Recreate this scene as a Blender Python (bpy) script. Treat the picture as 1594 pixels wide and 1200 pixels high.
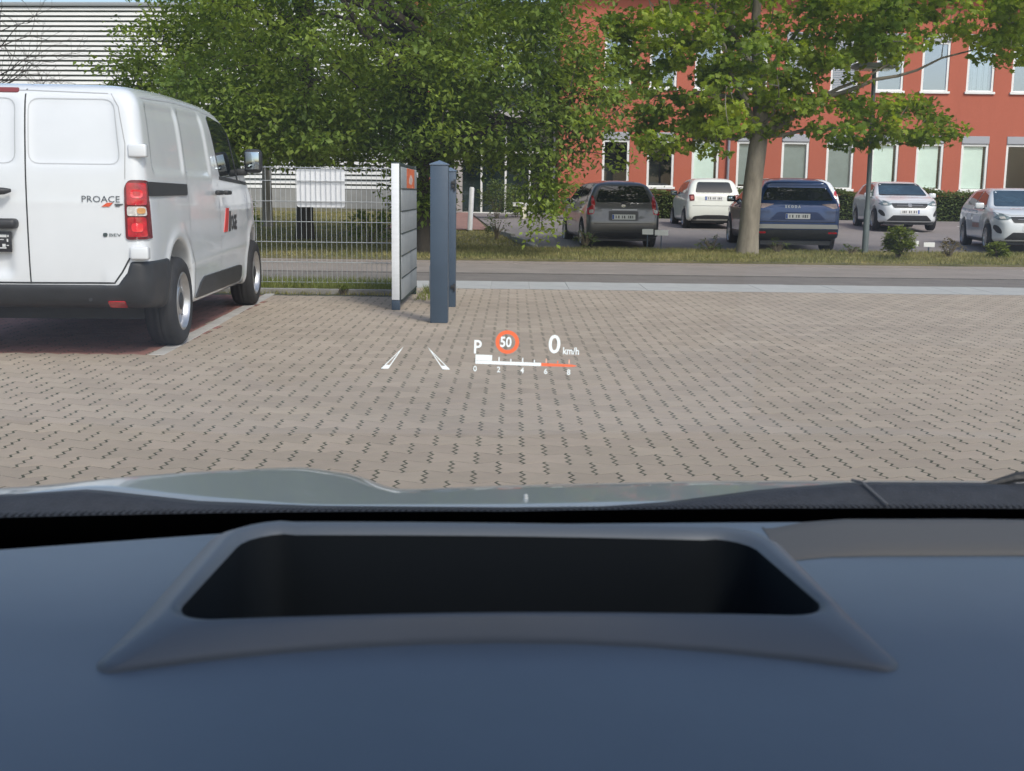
import bpy, bmesh, math, random
import numpy as np
from mathutils import Vector, Matrix
from mathutils.bvhtree import BVHTree
from mathutils.geometry import delaunay_2d_cdt

for _o in list(bpy.data.objects): bpy.data.objects.remove(_o)
SC = bpy.context.scene
COL = SC.collection
R = math.radians
random.seed(7); RNG = np.random.default_rng(11)

# ------------------------------------------------------------------ camera
cam = bpy.data.cameras.new('camera'); camo = bpy.data.objects.new('camera', cam); COL.objects.link(camo)
cam.sensor_width = 36.0; cam.lens = 36.0 * 1820 / 1594
cam.clip_start = 0.02; cam.clip_end = 2000
PITCH = math.atan(300 / 1820)
camo.matrix_world = Matrix.Translation((0, 0, 1.2)) @ Matrix.Rotation(math.pi/2 - PITCH, 4, 'X') @ Matrix.Rotation(R(0.7), 4, 'Z')
cam.dof.use_dof = True; cam.dof.focus_distance = 14.0; cam.dof.aperture_fstop = 41.1 / 2.6   # 2.6 mm opening
SC.camera = camo

# ------------------------------------------------------------------ sky, sun, exposure
SUN_EL, SUN_AZ = R(46), R(150)      # azimuth clockwise from +Y: behind the camera, to the right
W = bpy.data.worlds.new('World'); SC.world = W; W.use_nodes = True
nt = W.node_tree; nt.nodes.clear()
out = nt.nodes.new('ShaderNodeOutputWorld'); bg = nt.nodes.new('ShaderNodeBackground'); sky = nt.nodes.new('ShaderNodeTexSky')
sky.sky_type = 'NISHITA'; sky.sun_disc = False; sky.sun_elevation = SUN_EL; sky.sun_rotation = SUN_AZ
sky.air_density = 1.0; sky.dust_density = 2.5; sky.ozone_density = 1.2
bg.inputs['Strength'].default_value = 0.15
nt.links.new(sky.outputs[0], bg.inputs[0]); nt.links.new(bg.outputs[0], out.inputs[0])
sl = bpy.data.lights.new('sun', 'SUN'); so = bpy.data.objects.new('sun', sl); COL.objects.link(so)
sl.energy = 1.7; sl.angle = R(10); sl.color = (1.0, 0.95, 0.88)
sd = Vector((math.sin(SUN_AZ)*math.cos(SUN_EL), math.cos(SUN_AZ)*math.cos(SUN_EL), math.sin(SUN_EL)))
so.rotation_euler = sd.to_track_quat('Z', 'Y').to_euler(); so.location = sd * 60
SC.view_settings.view_transform = 'Standard'; SC.view_settings.look = 'None'
SC.view_settings.exposure = 0.40; SC.view_settings.gamma = 1.0
SC.cycles.use_denoising = True
SC.cycles.max_bounces = 8; SC.cycles.transparent_max_bounces = 12

# ------------------------------------------------------------------ materials
MATS = {}
def mat(name, col, rough=0.6, metal=0.0, spec=0.5, var=None, bump=None, coat=0.0, island=0.0, trans=0.0, emit=None, col2=None, stretch=None, stain=None):
    """var=(scale, amount) noise on the colour; bump=(scale, strength); island = per-piece brightness spread"""
    if name in MATS: return MATS[name]
    m = bpy.data.materials.new(name); m.use_nodes = True; n = m.node_tree.nodes; l = m.node_tree.links
    b = n['Principled BSDF']
    b.inputs['Base Color'].default_value = (*col, 1); b.inputs['Roughness'].default_value = rough
    b.inputs['Metallic'].default_value = metal; b.inputs['Specular IOR Level'].default_value = spec
    b.inputs['Coat Weight'].default_value = coat; b.inputs['Coat Roughness'].default_value = 0.03
    tc = n.new('ShaderNodeTexCoord'); src = tc.outputs['Object']
    if stretch:
        mp = n.new('ShaderNodeMapping'); mp.inputs['Scale'].default_value = stretch; l.new(src, mp.inputs[0]); src = mp.outputs[0]
    cur = None
    if var:
        nz = n.new('ShaderNodeTexNoise'); nz.inputs['Scale'].default_value = var[0]; nz.inputs['Detail'].default_value = 6; nz.inputs['Roughness'].default_value = 0.65
        l.new(src, nz.inputs['Vector'])
        mx = n.new('ShaderNodeMix'); mx.data_type = 'RGBA'
        rp = n.new('ShaderNodeValToRGB'); rp.color_ramp.elements[0].position = 0.3; rp.color_ramp.elements[1].position = 0.7
        l.new(nz.outputs['Fac'], rp.inputs[0]); l.new(rp.outputs[0], mx.inputs[0])
        a = var[1]
        mx.inputs[6].default_value = (*[c*(1-a) for c in col], 1)
        mx.inputs[7].default_value = (*(col2 if col2 else [min(1, c*(1+a)) for c in col]), 1)
        cur = mx.outputs[2]
    if island:
        gi = n.new('ShaderNodeNewGeometry'); oi = n.new('ShaderNodeObjectInfo')
        ad = n.new('ShaderNodeMath'); ad.operation = 'ADD'; l.new(gi.outputs['Random Per Island'], ad.inputs[0]); l.new(oi.outputs['Random'], ad.inputs[1])
        fr = n.new('ShaderNodeMath'); fr.operation = 'FRACT'; l.new(ad.outputs[0], fr.inputs[0])
        mr = n.new('ShaderNodeMapRange'); mr.inputs[3].default_value = 1 - island; mr.inputs[4].default_value = 1 + island; l.new(fr.outputs[0], mr.inputs[0])
        hs = n.new('ShaderNodeHueSaturation'); l.new(mr.outputs[0], hs.inputs['Value'])
        hm = n.new('ShaderNodeMapRange'); hm.inputs[3].default_value = 0.5 - island*0.03; hm.inputs[4].default_value = 0.5 + island*0.03
        f2 = n.new('ShaderNodeMath'); f2.operation = 'MULTIPLY'; f2.inputs[1].default_value = 7.3; l.new(fr.outputs[0], f2.inputs[0])
        f3 = n.new('ShaderNodeMath'); f3.operation = 'FRACT'; l.new(f2.outputs[0], f3.inputs[0]); l.new(f3.outputs[0], hm.inputs[0]); l.new(hm.outputs[0], hs.inputs['Hue'])
        if cur is None: hs.inputs['Color'].default_value = (*col, 1)
        else: l.new(cur, hs.inputs['Color'])
        cur = hs.outputs[0]
    if stain:
        gp = n.new('ShaderNodeNewGeometry'); mp2 = n.new('ShaderNodeMapping'); mp2.inputs['Scale'].default_value = stain[2] if len(stain) > 2 else (1, 1, 1); l.new(gp.outputs['Position'], mp2.inputs[0])
        sn = n.new('ShaderNodeTexNoise'); sn.inputs['Scale'].default_value = stain[0]; sn.inputs['Detail'].default_value = 8; sn.inputs['Roughness'].default_value = .62; l.new(mp2.outputs[0], sn.inputs['Vector'])
        sr = n.new('ShaderNodeMapRange'); sr.inputs[1].default_value = .3; sr.inputs[2].default_value = .7; sr.inputs[3].default_value = 1-stain[1]; sr.inputs[4].default_value = 1+stain[1]*.6; l.new(sn.outputs['Fac'], sr.inputs[0])
        hv = n.new('ShaderNodeHueSaturation'); l.new(sr.outputs[0], hv.inputs['Value'])
        if cur is None: hv.inputs['Color'].default_value = (*col, 1)
        else: l.new(cur, hv.inputs['Color'])
        cur = hv.outputs[0]
    if cur is not None: l.new(cur, b.inputs['Base Color'])
    if bump:
        bz = n.new('ShaderNodeTexNoise'); bz.inputs['Scale'].default_value = bump[0]; bz.inputs['Detail'].default_value = 4; l.new(src, bz.inputs['Vector'])
        bp = n.new('ShaderNodeBump'); bp.inputs['Strength'].default_value = bump[1]; bp.inputs['Distance'].default_value = 0.01
        l.new(bz.outputs['Fac'], bp.inputs['Height']); l.new(bp.outputs[0], b.inputs['Normal'])
    if trans:
        tr = n.new('ShaderNodeBsdfTranslucent'); ms = n.new('ShaderNodeMixShader'); ms.inputs[0].default_value = trans
        if cur is not None:
            g2 = n.new('ShaderNodeMix'); g2.data_type = 'RGBA'; g2.blend_type = 'MULTIPLY'; g2.inputs[0].default_value = 1.0
            l.new(cur, g2.inputs[6]); g2.inputs[7].default_value = (1.5, 1.4, 0.5, 1); l.new(g2.outputs[2], tr.inputs[0])
        else: tr.inputs[0].default_value = (*col, 1)
        l.new(b.outputs[0], ms.inputs[1]); l.new(tr.outputs[0], ms.inputs[2]); l.new(ms.outputs[0], n['Material Output'].inputs[0])
    if emit:
        b.inputs['Emission Color'].default_value = (*emit[0], 1); b.inputs['Emission Strength'].default_value = emit[1]
    MATS[name] = m; return m

def glassmat(name, tint, base_refl=0.0, gl=(1, 1, 1), rough=0.0, dust_veil=0.0):
    if name in MATS: return MATS[name]
    m = bpy.data.materials.new(name); m.use_nodes = True; n = m.node_tree.nodes; l = m.node_tree.links; n.clear()
    o = n.new('ShaderNodeOutputMaterial'); t = n.new('ShaderNodeBsdfTransparent'); g = n.new('ShaderNodeBsdfGlossy'); x = n.new('ShaderNodeMixShader')
    ge = n.new('ShaderNodeNewGeometry'); dt = n.new('ShaderNodeVectorMath'); dt.operation = 'DOT_PRODUCT'; l.new(ge.outputs['Normal'], dt.inputs[0]); l.new(ge.outputs['Incoming'], dt.inputs[1])
    ab = n.new('ShaderNodeMath'); ab.operation = 'ABSOLUTE'; l.new(dt.outputs['Value'], ab.inputs[0])
    om = n.new('ShaderNodeMath'); om.operation = 'SUBTRACT'; om.inputs[0].default_value = 1.0; om.use_clamp = True; l.new(ab.outputs[0], om.inputs[1])
    pw = n.new('ShaderNodeMath'); pw.operation = 'POWER'; pw.inputs[1].default_value = 5.0; l.new(om.outputs[0], pw.inputs[0])
    t.inputs[0].default_value = (*tint, 1); g.inputs['Roughness'].default_value = rough; g.inputs['Color'].default_value = (*gl, 1)
    mr = n.new('ShaderNodeMapRange'); mr.inputs[3].default_value = base_refl; l.new(pw.outputs[0], mr.inputs[0])
    l.new(mr.outputs[0], x.inputs[0]); l.new(t.outputs[0], x.inputs[1]); l.new(g.outputs[0], x.inputs[2]); last = x
    if dust_veil:
        tl = n.new('ShaderNodeBsdfTranslucent'); tl.inputs[0].default_value = (.8, .8, .76, 1); df = n.new('ShaderNodeBsdfDiffuse'); df.inputs[0].default_value = (.8, .8, .76, 1)
        ad = n.new('ShaderNodeMixShader'); ad.inputs[0].default_value = .5; l.new(tl.outputs[0], ad.inputs[1]); l.new(df.outputs[0], ad.inputs[2])
        last = n.new('ShaderNodeMixShader'); last.inputs[0].default_value = dust_veil; l.new(x.outputs[0], last.inputs[1]); l.new(ad.outputs[0], last.inputs[2])
    l.new(last.outputs[0], o.inputs[0])
    MATS[name] = m; return m

# ------------------------------------------------------------------ object helpers
def link(o, parent=None):
    COL.objects.link(o)
    if parent is not None: o.parent = parent
    return o
def tag(o, label=None, cat=None, group=None, kind=None):
    if label: o['label'] = label
    if cat: o['category'] = cat
    if group: o['group'] = group
    if kind: o['kind'] = kind
    return o
def empty(name, loc=(0, 0, 0), rz=0.0):
    o = bpy.data.objects.new(name, None); COL.objects.link(o); o.location = loc; o.rotation_euler = (0, 0, rz); o.empty_display_size = 0.2
    return o
def mkmesh(name, v, f, mats, midx=None, smooth=False):
    me = bpy.data.meshes.new(name); me.from_pydata([tuple(p) for p in v] if not isinstance(v, np.ndarray) else v.tolist(), [], f if not isinstance(f, np.ndarray) else f.tolist())
    for m in (mats if isinstance(mats, (list, tuple)) else [mats]): me.materials.append(m)
    if midx is not None: me.polygons.foreach_set('material_index', midx)
    if smooth: me.polygons.foreach_set('use_smooth', [True]*len(me.polygons))
    me.update(); return me
def ob(name, me, parent=None, loc=(0, 0, 0), rot=None):
    o = bpy.data.objects.new(name, me); link(o, parent); o.location = loc
    if rot: o.rotation_euler = rot
    return o

class MB:
    def __init__(s): s.v = []; s.f = []; s.mi = []; s.cur = 0
    def mat(s, i): s.cur = i; return s
    def add(s, v, f):
        k = len(s.v); s.v += [tuple(p) for p in v]; s.f += [tuple(i+k for i in q) for q in f]; s.mi += [s.cur]*len(f); return s
    def box(s, x0, x1, y0, y1, z0, z1, M=None):
        v = [(x, y, z) for z in (z0, z1) for y in (y0, y1) for x in (x0, x1)]
        if M is not None: v = [tuple(M @ Vector(p)) for p in v]
        return s.add(v, [(0, 2, 3, 1), (4, 5, 7, 6), (0, 1, 5, 4), (2, 6, 7, 3), (0, 4, 6, 2), (1, 3, 7, 5)])
    def tube(s, pts, rad, n=8, cap=True):
        pts = [Vector(p) for p in pts]
        if not hasattr(rad, '__len__'): rad = [rad]*len(pts)
        v = []; f = []
        for i, p in enumerate(pts):
            d = (pts[min(i+1, len(pts)-1)] - pts[max(i-1, 0)]).normalized()
            a = d.orthogonal().normalized() if i == 0 else (a - d*a.dot(d)).normalized()
            b = d.cross(a)
            for j in range(n):
                t = 2*math.pi*j/n; v.append(p + (a*math.cos(t) + b*math.sin(t))*rad[i])
        for i in range(len(pts)-1):
            for j in range(n):
                f.append((i*n+j, i*n+(j+1) % n, (i+1)*n+(j+1) % n, (i+1)*n+j))
        if cap: f.append(tuple(range(n-1, -1, -1))); f.append(tuple((len(pts)-1)*n+j for j in range(n)))
        return s.add(v, f)
    def lathe(s, prof, n=24, axis='z', c=(0, 0, 0), closed=False):
        v = []; f = []
        for (r, h) in prof:
            for j in range(n):
                t = 2*math.pi*j/n; a, b = r*math.cos(t), r*math.sin(t)
                v.append({'z': (c[0]+a, c[1]+b, c[2]+h), 'x': (c[0]+h, c[1]+a, c[2]+b), 'y': (c[0]+b, c[1]+h, c[2]+a)}[axis])
        m = len(prof)
        for i in range(m if closed else m-1):
            k = (i+1) % m
            for j in range(n): f.append((i*n+j, i*n+(j+1) % n, k*n+(j+1) % n, k*n+j))
        return s.add(v, f)
    def prism(s, poly, a, b, plane='xz'):
        n = len(poly); pt = {'xz': lambda p, d: (p[0], d, p[1]), 'xy': lambda p, d: (p[0], p[1], d), 'yz': lambda p, d: (d, p[0], p[1])}[plane]
        v = [pt(p, a) for p in poly] + [pt(p, b) for p in poly]
        return s.add(v, [tuple(range(n)), tuple(range(2*n-1, n-1, -1))] + [(i, i+n, (i+1) % n+n, (i+1) % n) for i in range(n)])
    def build(s, name, mats, parent=None, smooth=False, bevel=0.0, loc=(0, 0, 0), rot=None, seg=2):
        me = mkmesh(name, s.v, s.f, mats, s.mi, smooth)
        bm = bmesh.new(); bm.from_mesh(me)
        bmesh.ops.recalc_face_normals(bm, faces=bm.faces)
        if bevel:
            es = [e for e in bm.edges if len(e.link_faces) == 2 and e.calc_face_angle(0) > 0.5]
            bmesh.ops.bevel(bm, geom=es, offset=bevel, segments=seg, affect='EDGES', profile=0.5, clamp_overlap=True)
            for f in bm.faces: f.smooth = True
        bm.to_mesh(me); bm.free()
        if bevel or smooth:
            me.set_sharp_from_angle(angle=R(40))
        return ob(name, me, parent, loc, rot)

def text_geo(txt, size=1.0, shear=0.0, sx=1.0, align='LEFT', offset=0.0, res=2):
    c = bpy.data.curves.new('t', 'FONT'); c.body = txt; c.size = size; c.shear = shear; c.align_x = align; c.resolution_u = res; c.offset = offset
    o = bpy.data.objects.new('t', c); COL.objects.link(o)
    dg = bpy.context.evaluated_depsgraph_get(); me = bpy.data.meshes.new_from_object(o.evaluated_get(dg))
    v = [(p.co.x*sx, p.co.y) for p in me.vertices]; f = [tuple(q.vertices) for q in me.polygons]
    bpy.data.objects.remove(o); bpy.data.curves.remove(c); bpy.data.meshes.remove(me)
    return v, f

def rpoly(pts, r, n=4):
    """round the corners of a polygon"""
    o = []; N = len(pts)
    rr = r if hasattr(r, '__len__') else [r]*N
    for i in range(N):
        p = Vector(pts[i]); a = Vector(pts[i-1]) - p; b = Vector(pts[(i+1) % N]) - p
        q = min(rr[i], a.length*.45, b.length*.45)
        p0 = p + a.normalized()*q; p1 = p + b.normalized()*q
        for k in range(n+1):
            t = k/n; o.append(tuple(p0*(1-t)**2 + p*2*t*(1-t) + p1*t*t))
    return o

# ------------------------------------------------------------------ SDF bodies
def chaikin(p, it=2):
    p = np.array(p, float)
    for _ in range(it):
        q = np.roll(p, -1, 0); p = np.stack([p*.75+q*.25, p*.25+q*.75], 1).reshape(-1, 2)
    return p
def sdpoly(px, py, poly):
    poly = np.asarray(poly, np.float32); d = np.full(px.shape, 1e9, np.float32); s = np.ones(px.shape, np.float32)
    N = len(poly)
    for i in range(N):
        a = poly[i]; b = poly[i-1]; e = b - a; wx = px - a[0]; wy = py - a[1]
        t = np.clip((wx*e[0] + wy*e[1])/max(e @ e, 1e-9), 0, 1)
        d = np.minimum(d, (wx-e[0]*t)**2 + (wy-e[1]*t)**2)
        c1 = py >= a[1]; c2 = py < b[1]; c3 = e[0]*wy > e[1]*wx
        s = np.where((c1 & c2 & c3) | (~c1 & ~c2 & ~c3), -s, s)
    return np.sqrt(d)*s
def smax(a, b, k):
    h = np.maximum(k - np.abs(a-b), 0)/k
    return np.maximum(a, b) + h*h*k*.25
def smin(a, b, k): return -smax(-a, -b, k)
def nets(Fv, org, st):
    """surface nets of a sampled field; returns verts, quads, normals"""
    S = Fv < 0; nx, ny, nz = Fv.shape
    off = [(i, j, k) for i in (0, 1) for j in (0, 1) for k in (0, 1)]
    def cr(A, o): return A[o[0]:nx-1+o[0], o[1]:ny-1+o[1], o[2]:nz-1+o[2]]
    cnt = sum(cr(S, o).astype(np.int8) for o in off); act = (cnt > 0) & (cnt < 8)
    idx = -np.ones(act.shape, np.int64); ii = np.argwhere(act); idx[act] = np.arange(len(ii))
    vals = np.stack([Fv[ii[:, 0]+o[0], ii[:, 1]+o[1], ii[:, 2]+o[2]] for o in off], 1)
    acc = np.zeros((len(ii), 3)); n = np.zeros(len(ii))
    for a in range(8):
        for ax in range(3):
            if off[a][ax]: continue
            ob_ = list(off[a]); ob_[ax] = 1; b = off.index(tuple(ob_))
            m = (vals[:, a] < 0) != (vals[:, b] < 0)
            t = vals[m, a]/(vals[m, a]-vals[m, b]); p = np.tile(np.array(off[a], float), (m.sum(), 1)); p[:, ax] = t
            acc[m] += p; n[m] += 1
    V = (ii + acc/n[:, None])
    quads = []
    for ax in range(3):
        sl0 = [slice(1, -1)]*3; sl0[ax] = slice(0, -1); sl1 = [slice(1, -1)]*3; sl1[ax] = slice(1, None)
        A = S[tuple(sl0)]; B = S[tuple(sl1)]; e = np.argwhere(A != B)
        ins = A[tuple(e.T)]; base = e.copy()
        for q in range(3):
            if q != ax: base[:, q] += 1
        u, w = [(1, 2), (2, 0), (0, 1)][ax]
        c = []
        for (du, dw) in ((-1, -1), (0, -1), (0, 0), (-1, 0)):
            t = base.copy(); t[:, u] += du; t[:, w] += dw; c.append(idx[tuple(t.T)])
        q = np.stack(c, 1); q[~ins] = q[~ins][:, ::-1]; quads.append(q)
    Q = np.concatenate(quads)
    # gradient at the vertices, then one step onto the surface
    G = np.stack(np.gradient(Fv), -1)
    def samp(A, P):
        i0 = np.clip(np.floor(P).astype(int), 0, np.array(Fv.shape)-2); fr = P-i0; r = 0
        for o in off:
            w_ = np.prod([fr[:, k] if o[k] else 1-fr[:, k] for k in range(3)], 0)
            x = A[i0[:, 0]+o[0], i0[:, 1]+o[1], i0[:, 2]+o[2]]; r = r + (x*w_[:, None] if x.ndim > 1 else x*w_)
        return r
    g = samp(G, V); nn = g/np.maximum(np.linalg.norm(g, axis=1, keepdims=True), 1e-9)
    d = samp(Fv, V)/np.maximum(np.linalg.norm(g, axis=1), 1e-9); V = V - nn*np.clip(d, -.5, .5)[:, None]
    return V*st + np.array(org), Q, nn
def sdf_object(name, Fv, org, st, m, parent):
    V, Q, Nn = nets(Fv, org, st)
    me = mkmesh(name, V, Q, m, None, True)
    me.normals_split_custom_set_from_vertices(Nn.tolist())
    o = ob(name, me, parent)
    bvh = BVHTree.FromPolygons([Vector(p) for p in V.tolist()], Q.tolist())
    return o, bvh

def grid3(x0, x1, y0, y1, z0, z1, st):
    xs = np.arange(x0, x1+st, st, dtype=np.float32); ys = np.arange(y0, y1+st, st, dtype=np.float32); zs = np.arange(z0, z1+st, st, dtype=np.float32)
    return xs, ys, zs
def body_field(xs, ys, zs, side, front, plan, k, arches, arch_r, arch_in):
    Y, Z = np.meshgrid(ys, zs, indexing='ij'); s1 = sdpoly(Y, Z, chaikin(side, 3))[None]
    X, Z2 = np.meshgrid(xs, zs, indexing='ij'); fr = list(front); fp = fr + [(-x, z) for x, z in reversed(fr)]
    s2 = sdpoly(X, Z2, chaikin(fp, 3))[:, None, :]
    X3, Y3 = np.meshgrid(xs, ys, indexing='ij'); pl = list(plan); pp = pl + [(-x, y) for x, y in reversed(pl)]
    s3 = sdpoly(X3, Y3, chaikin(pp, 3))[:, :, None]
    Fv = smax(smax(s1, s2, k[0]), s3, k[1])
    for ya in arches:
        c = np.sqrt((Y-ya)**2 + (Z-arch_r*.97)**2) - arch_r
        low = np.maximum(np.abs(Y-ya)-arch_r*.98, Z-arch_r*.97)        # open downwards
        c = np.minimum(c, low)[None]; inn = (arch_in - np.abs(xs))[:, None, None]
        Fv = smax(Fv, -np.maximum(c, inn), .02)
    return Fv

AX = {'back': (Vector((0, 1, 0)), lambda a, b: Vector((a, -3, b))), 'front': (Vector((0, -1, 0)), lambda a, b: Vector((a, 9, b))),
      'right': (Vector((-1, 0, 0)), lambda a, b: Vector((4, a, b))), 'left': (Vector((1, 0, 0)), lambda a, b: Vector((-4, a, b))),
      'top': (Vector((0, 0, -1)), lambda a, b: Vector((a, b, 5)))}
def cast(bvh, ax, a, b, off):
    d, org = AX[ax]; h = bvh.ray_cast(org(a, b), d)
    if h[0] is None:
        q = org(a, b); q = q + d*(abs(q.dot(d))); h = bvh.find_nearest(q)
    n = h[1]
    if n.dot(d) > 0: n = -n
    return h[0], n
def patch(bvh, ax, poly, name, m, parent, off=.004, step=.05, skirt=True):
    pts = []; N = len(poly)
    for i in range(N):
        a = Vector(poly[i]); b = Vector(poly[(i+1) % N]); k = max(1, int((b-a).length/step))
        pts += [a + (b-a)*(j/k) for j in range(k)]
    nb = len(pts); P = np.array([tuple(p) for p in pts])
    lo = P.min(0); hi = P.max(0)
    gx, gy = np.meshgrid(np.arange(lo[0]+step*.5, hi[0], step), np.arange(lo[1]+step*.5, hi[1], step))
    if gx.size:
        d = sdpoly(gx.astype(np.float32), gy.astype(np.float32), P); pts += [Vector((x, y)) for x, y in zip(gx[d < -step*.45], gy[d < -step*.45])]
    r = delaunay_2d_cdt([Vector(p) for p in pts], [], [list(range(nb))], 1, 1e-5)
    v = []; low = []; gz = []
    for p in r[0]:
        q, n = cast(bvh, ax, p[0], p[1], off); v.append(q + n*off); low.append(q - n*.006); gz.append(-n.dot(AX[ax][0]))
    f = [tuple(q) for q in r[2] if min(gz[i] for i in q) > .16]
    if skirt:
        from collections import Counter
        cnt = Counter(); 
        for q in f:
            for i in range(3): cnt[tuple(sorted((q[i], q[(i+1) % 3])))] += 1
        k = len(v); v = v + low
        f += [(a, b, b+k, a+k) for (a, b), c in cnt.items() if c == 1]
    me = mkmesh(name, v, f, m, None, False)
    bm = bmesh.new(); bm.from_mesh(me); bmesh.ops.delete(bm, geom=[x for x in bm.verts if not x.link_faces], context='VERTS')
    bmesh.ops.recalc_face_normals(bm, faces=bm.faces)
    for q in bm.faces: q.smooth = True
    bm.to_mesh(me); bm.free(); me.set_sharp_from_angle(angle=R(50))
    # keep the outer face looking outwards
    d = AX[ax][0]
    if sum(p.normal.dot(d)*p.area for p in me.polygons) > 0: me.flip_normals()
    return ob(name, me, parent)
def strip(bvh, ax, line, w, name, m, parent, off=.002, step=.04, closed=False):
    L = [Vector(p) for p in line]
    if closed: L.append(L[0])
    P = []
    for a, b in zip(L[:-1], L[1:]):
        k = max(1, int((b-a).length/step)); P += [a + (b-a)*(j/k) for j in range(k)]
    P.append(L[-1]); v = []; f = []
    for i, p in enumerate(P):
        t = (P[min(i+1, len(P)-1)] - P[max(i-1, 0)]).normalized(); nrm = Vector((-t.y, t.x))*w*.5
        for s in (-1, 1):
            q, n = cast(bvh, ax, (p+nrm*s)[0], (p+nrm*s)[1], off); v.append(q + n*off)
    for i in range(len(P)-1): f.append((2*i, 2*i+1, 2*i+3, 2*i+2))
    return ob(name, mkmesh(name, v, f, m, None, True), parent)
def decal(bvh, ax, txt, size, a0, b0, name, m, parent, sx=1.0, shear=0.0, off=.005, flip=1, rot=0.0, bold=0.0):
    v, f = text_geo(txt, size, shear, sx, offset=bold); c, s = math.cos(rot), math.sin(rot)
    V = []
    for (x, y) in v:
        q, n = cast(bvh, ax, a0 + flip*(x*c-y*s), b0 + x*s+y*c, off); V.append(q + n*off)
    return ob(name, mkmesh(name, V, f, m), parent)

# common vehicle materials
M_TYRE = mat('tyre_rubber', (.022, .022, .023), .75, var=(9, .25), bump=(60, .2))
M_BLKP = mat('black_plastic', (.028, .029, .031), .5, var=(7, .2), bump=(160, .15))
M_GAP = mat('panel_gap', (.03, .032, .034), .8)
M_GLASSD = mat('dark_car_glass', (.012, .016, .016), .03, spec=.9, var=(2.0, .6))
M_RED = mat('red_lamp_plastic', (.42, .012, .02), .12, coat=.8, var=(14, .45))
M_REDD = mat('dark_red_lamp', (.13, .008, .012), .15, coat=.6)
M_CLEAR = mat('clear_lamp_plastic', (.55, .53, .50), .15, coat=.6, var=(30, .35))
M_CHROME = mat('chrome', (.75, .76, .78), .14, metal=1.0)
M_RIM = mat('silver_wheel', (.50, .51, .53), .3, metal=.8, var=(10, .15))
M_PLATE = mat('plate_white', (.70, .70, .68), .45)
M_PLBLUE = mat('plate_blue', (.03, .09, .35), .45)
M_INK = mat('plate_ink', (.06, .06, .06), .6)
M_REDINK = mat('red_lettering', (.55, .05, .05), .5)
M_WHITEP = mat('white_car_paint', (.68, .71, .735), .22, coat=.7, var=(2.5, .03))

def wheel_mesh(rad, wid, kind):
    """axis along x, outer face towards +x, centred"""
    h = wid/2; t = MB()
    t.lathe([(rad*.62, -h*.85), (rad*.66, -h), (rad*.90, -h), (rad*.975, -h*.8), (rad, -h*.55), (rad*.985, -h*.3), (rad, -h*.27), (rad, -h*.03), (rad*.985, 0), (rad, h*.03), (rad, h*.27), (rad*.985, h*.3), (rad, h*.55), (rad*.975, h*.8), (rad*.90, h), (rad*.80, h*1.03), (rad*.66, h), (rad*.62, h*.85)], 40, 'x', closed=True)
    tm = mkmesh('tyre', t.v, t.f, M_TYRE, None, True)
    r = MB()
    if kind == 'steel':
        r.lathe([(rad*.64, -h*.6), (rad*.645, h*.80), (rad*.66, h*.98), (rad*.625, h*1.02), (rad*.58, h*.86), (rad*.56, h*.45), (rad*.50, h*.40)], 36, 'x')
        for k in range(9):
            a0 = 2*math.pi*k/9
            M = Matrix.Rotation(a0, 4, 'X'); r.box(h*.30, h*.62, -rad*.09, rad*.09, rad*.30, rad*.565, M)
        r.lathe([(rad*.34, h*.28), (rad*.36, h*.62), (rad*.30, h*.80), (rad*.20, h*.82)], 30, 'x')
        r.mat(1).lathe([(rad*.575, -h*.3), (rad*.575, h*.28), (0.001, h*.28)], 24, 'x')
        r.lathe([(rad*.205, h*.80), (rad*.18, h*.86), (rad*.10, h*.92), (0.001, h*.92)], 20, 'x')
    else:
        r.lathe([(rad*.64, -h*.6), (rad*.645, h*.80), (rad*.665, h*.99), (rad*.63, h*1.01), (rad*.60, h*.86), (rad*.585, h*.5)], 36, 'x')
        n = 5 if kind == 'five' else 10
        for k in range(n):
            M = Matrix.Rotation(2*math.pi*k/n, 4, 'X'); w = rad*(.10 if n == 5 else .055)
            r.box(h*.55, h*.88, -w, w, rad*.10, rad*.61, M)
        r.lathe([(rad*.17, h*.5), (rad*.165, h*.93), (0.001, h*.96)], 20, 'x')
        r.mat(1).lathe([(rad*.60, -h*.3), (rad*.60, h*.15), (0.001, h*.15)], 24, 'x')
    rm = mkmesh('rim', r.v, r.f, [M_RIM, M_BLKP], r.mi, True); rm.set_sharp_from_angle(angle=R(35))
    return tm, rm
def wheels(parent, rad, wid, axles, outx, kind, steer=0.0):
    tm, rm = wheel_mesh(rad, wid, kind)
    for ya in axles:
        for s in (1, -1):
            w = ob('wheel', tm, parent, (s*(outx-wid/2), ya, rad), (0, 0, (0 if s > 0 else math.pi) + (steer if ya == axles[-1] else 0)))
            ob('rim', rm, w)
def plate(parent, bvh, ax, zc, name='number_plate', xc=0.0, w=.52, h=.11, euro=True):
    o = patch(bvh, ax, rpoly([(xc-w/2, zc-h/2), (xc+w/2, zc-h/2), (xc+w/2, zc+h/2), (xc-w/2, zc+h/2)], .01, 2), name, M_PLATE, parent, off=.012, step=.12)
    fl = 1 if ax == 'back' else -1
    if euro:
        e = -fl*(-w/2 + .025) if fl < 0 else xc - w/2 + .025
        patch(bvh, ax, [(e-.022, zc-h/2+.006), (e+.022, zc-h/2+.006), (e+.022, zc+h/2-.006), (e-.022, zc+h/2-.006)], 'euro_band', M_PLBLUE, o, off=.014, step=.1, skirt=False)
    # unreadable smudge of characters
    k = 0
    for x in (-.17, -.11, -.03, .02, .11, .155, .20):
        patch(bvh, ax, [(xc+x-.014, zc-h*.28), (xc+x+.014, zc-h*.28), (xc+x+.014, zc+h*.28), (xc+x-.014, zc+h*.28)], 'character', M_INK if k % 2 else mat('plate_ink_pale', (.22, .22, .22), .6), o, off=.0145, step=.1, skirt=False); k += 1
    return o
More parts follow.
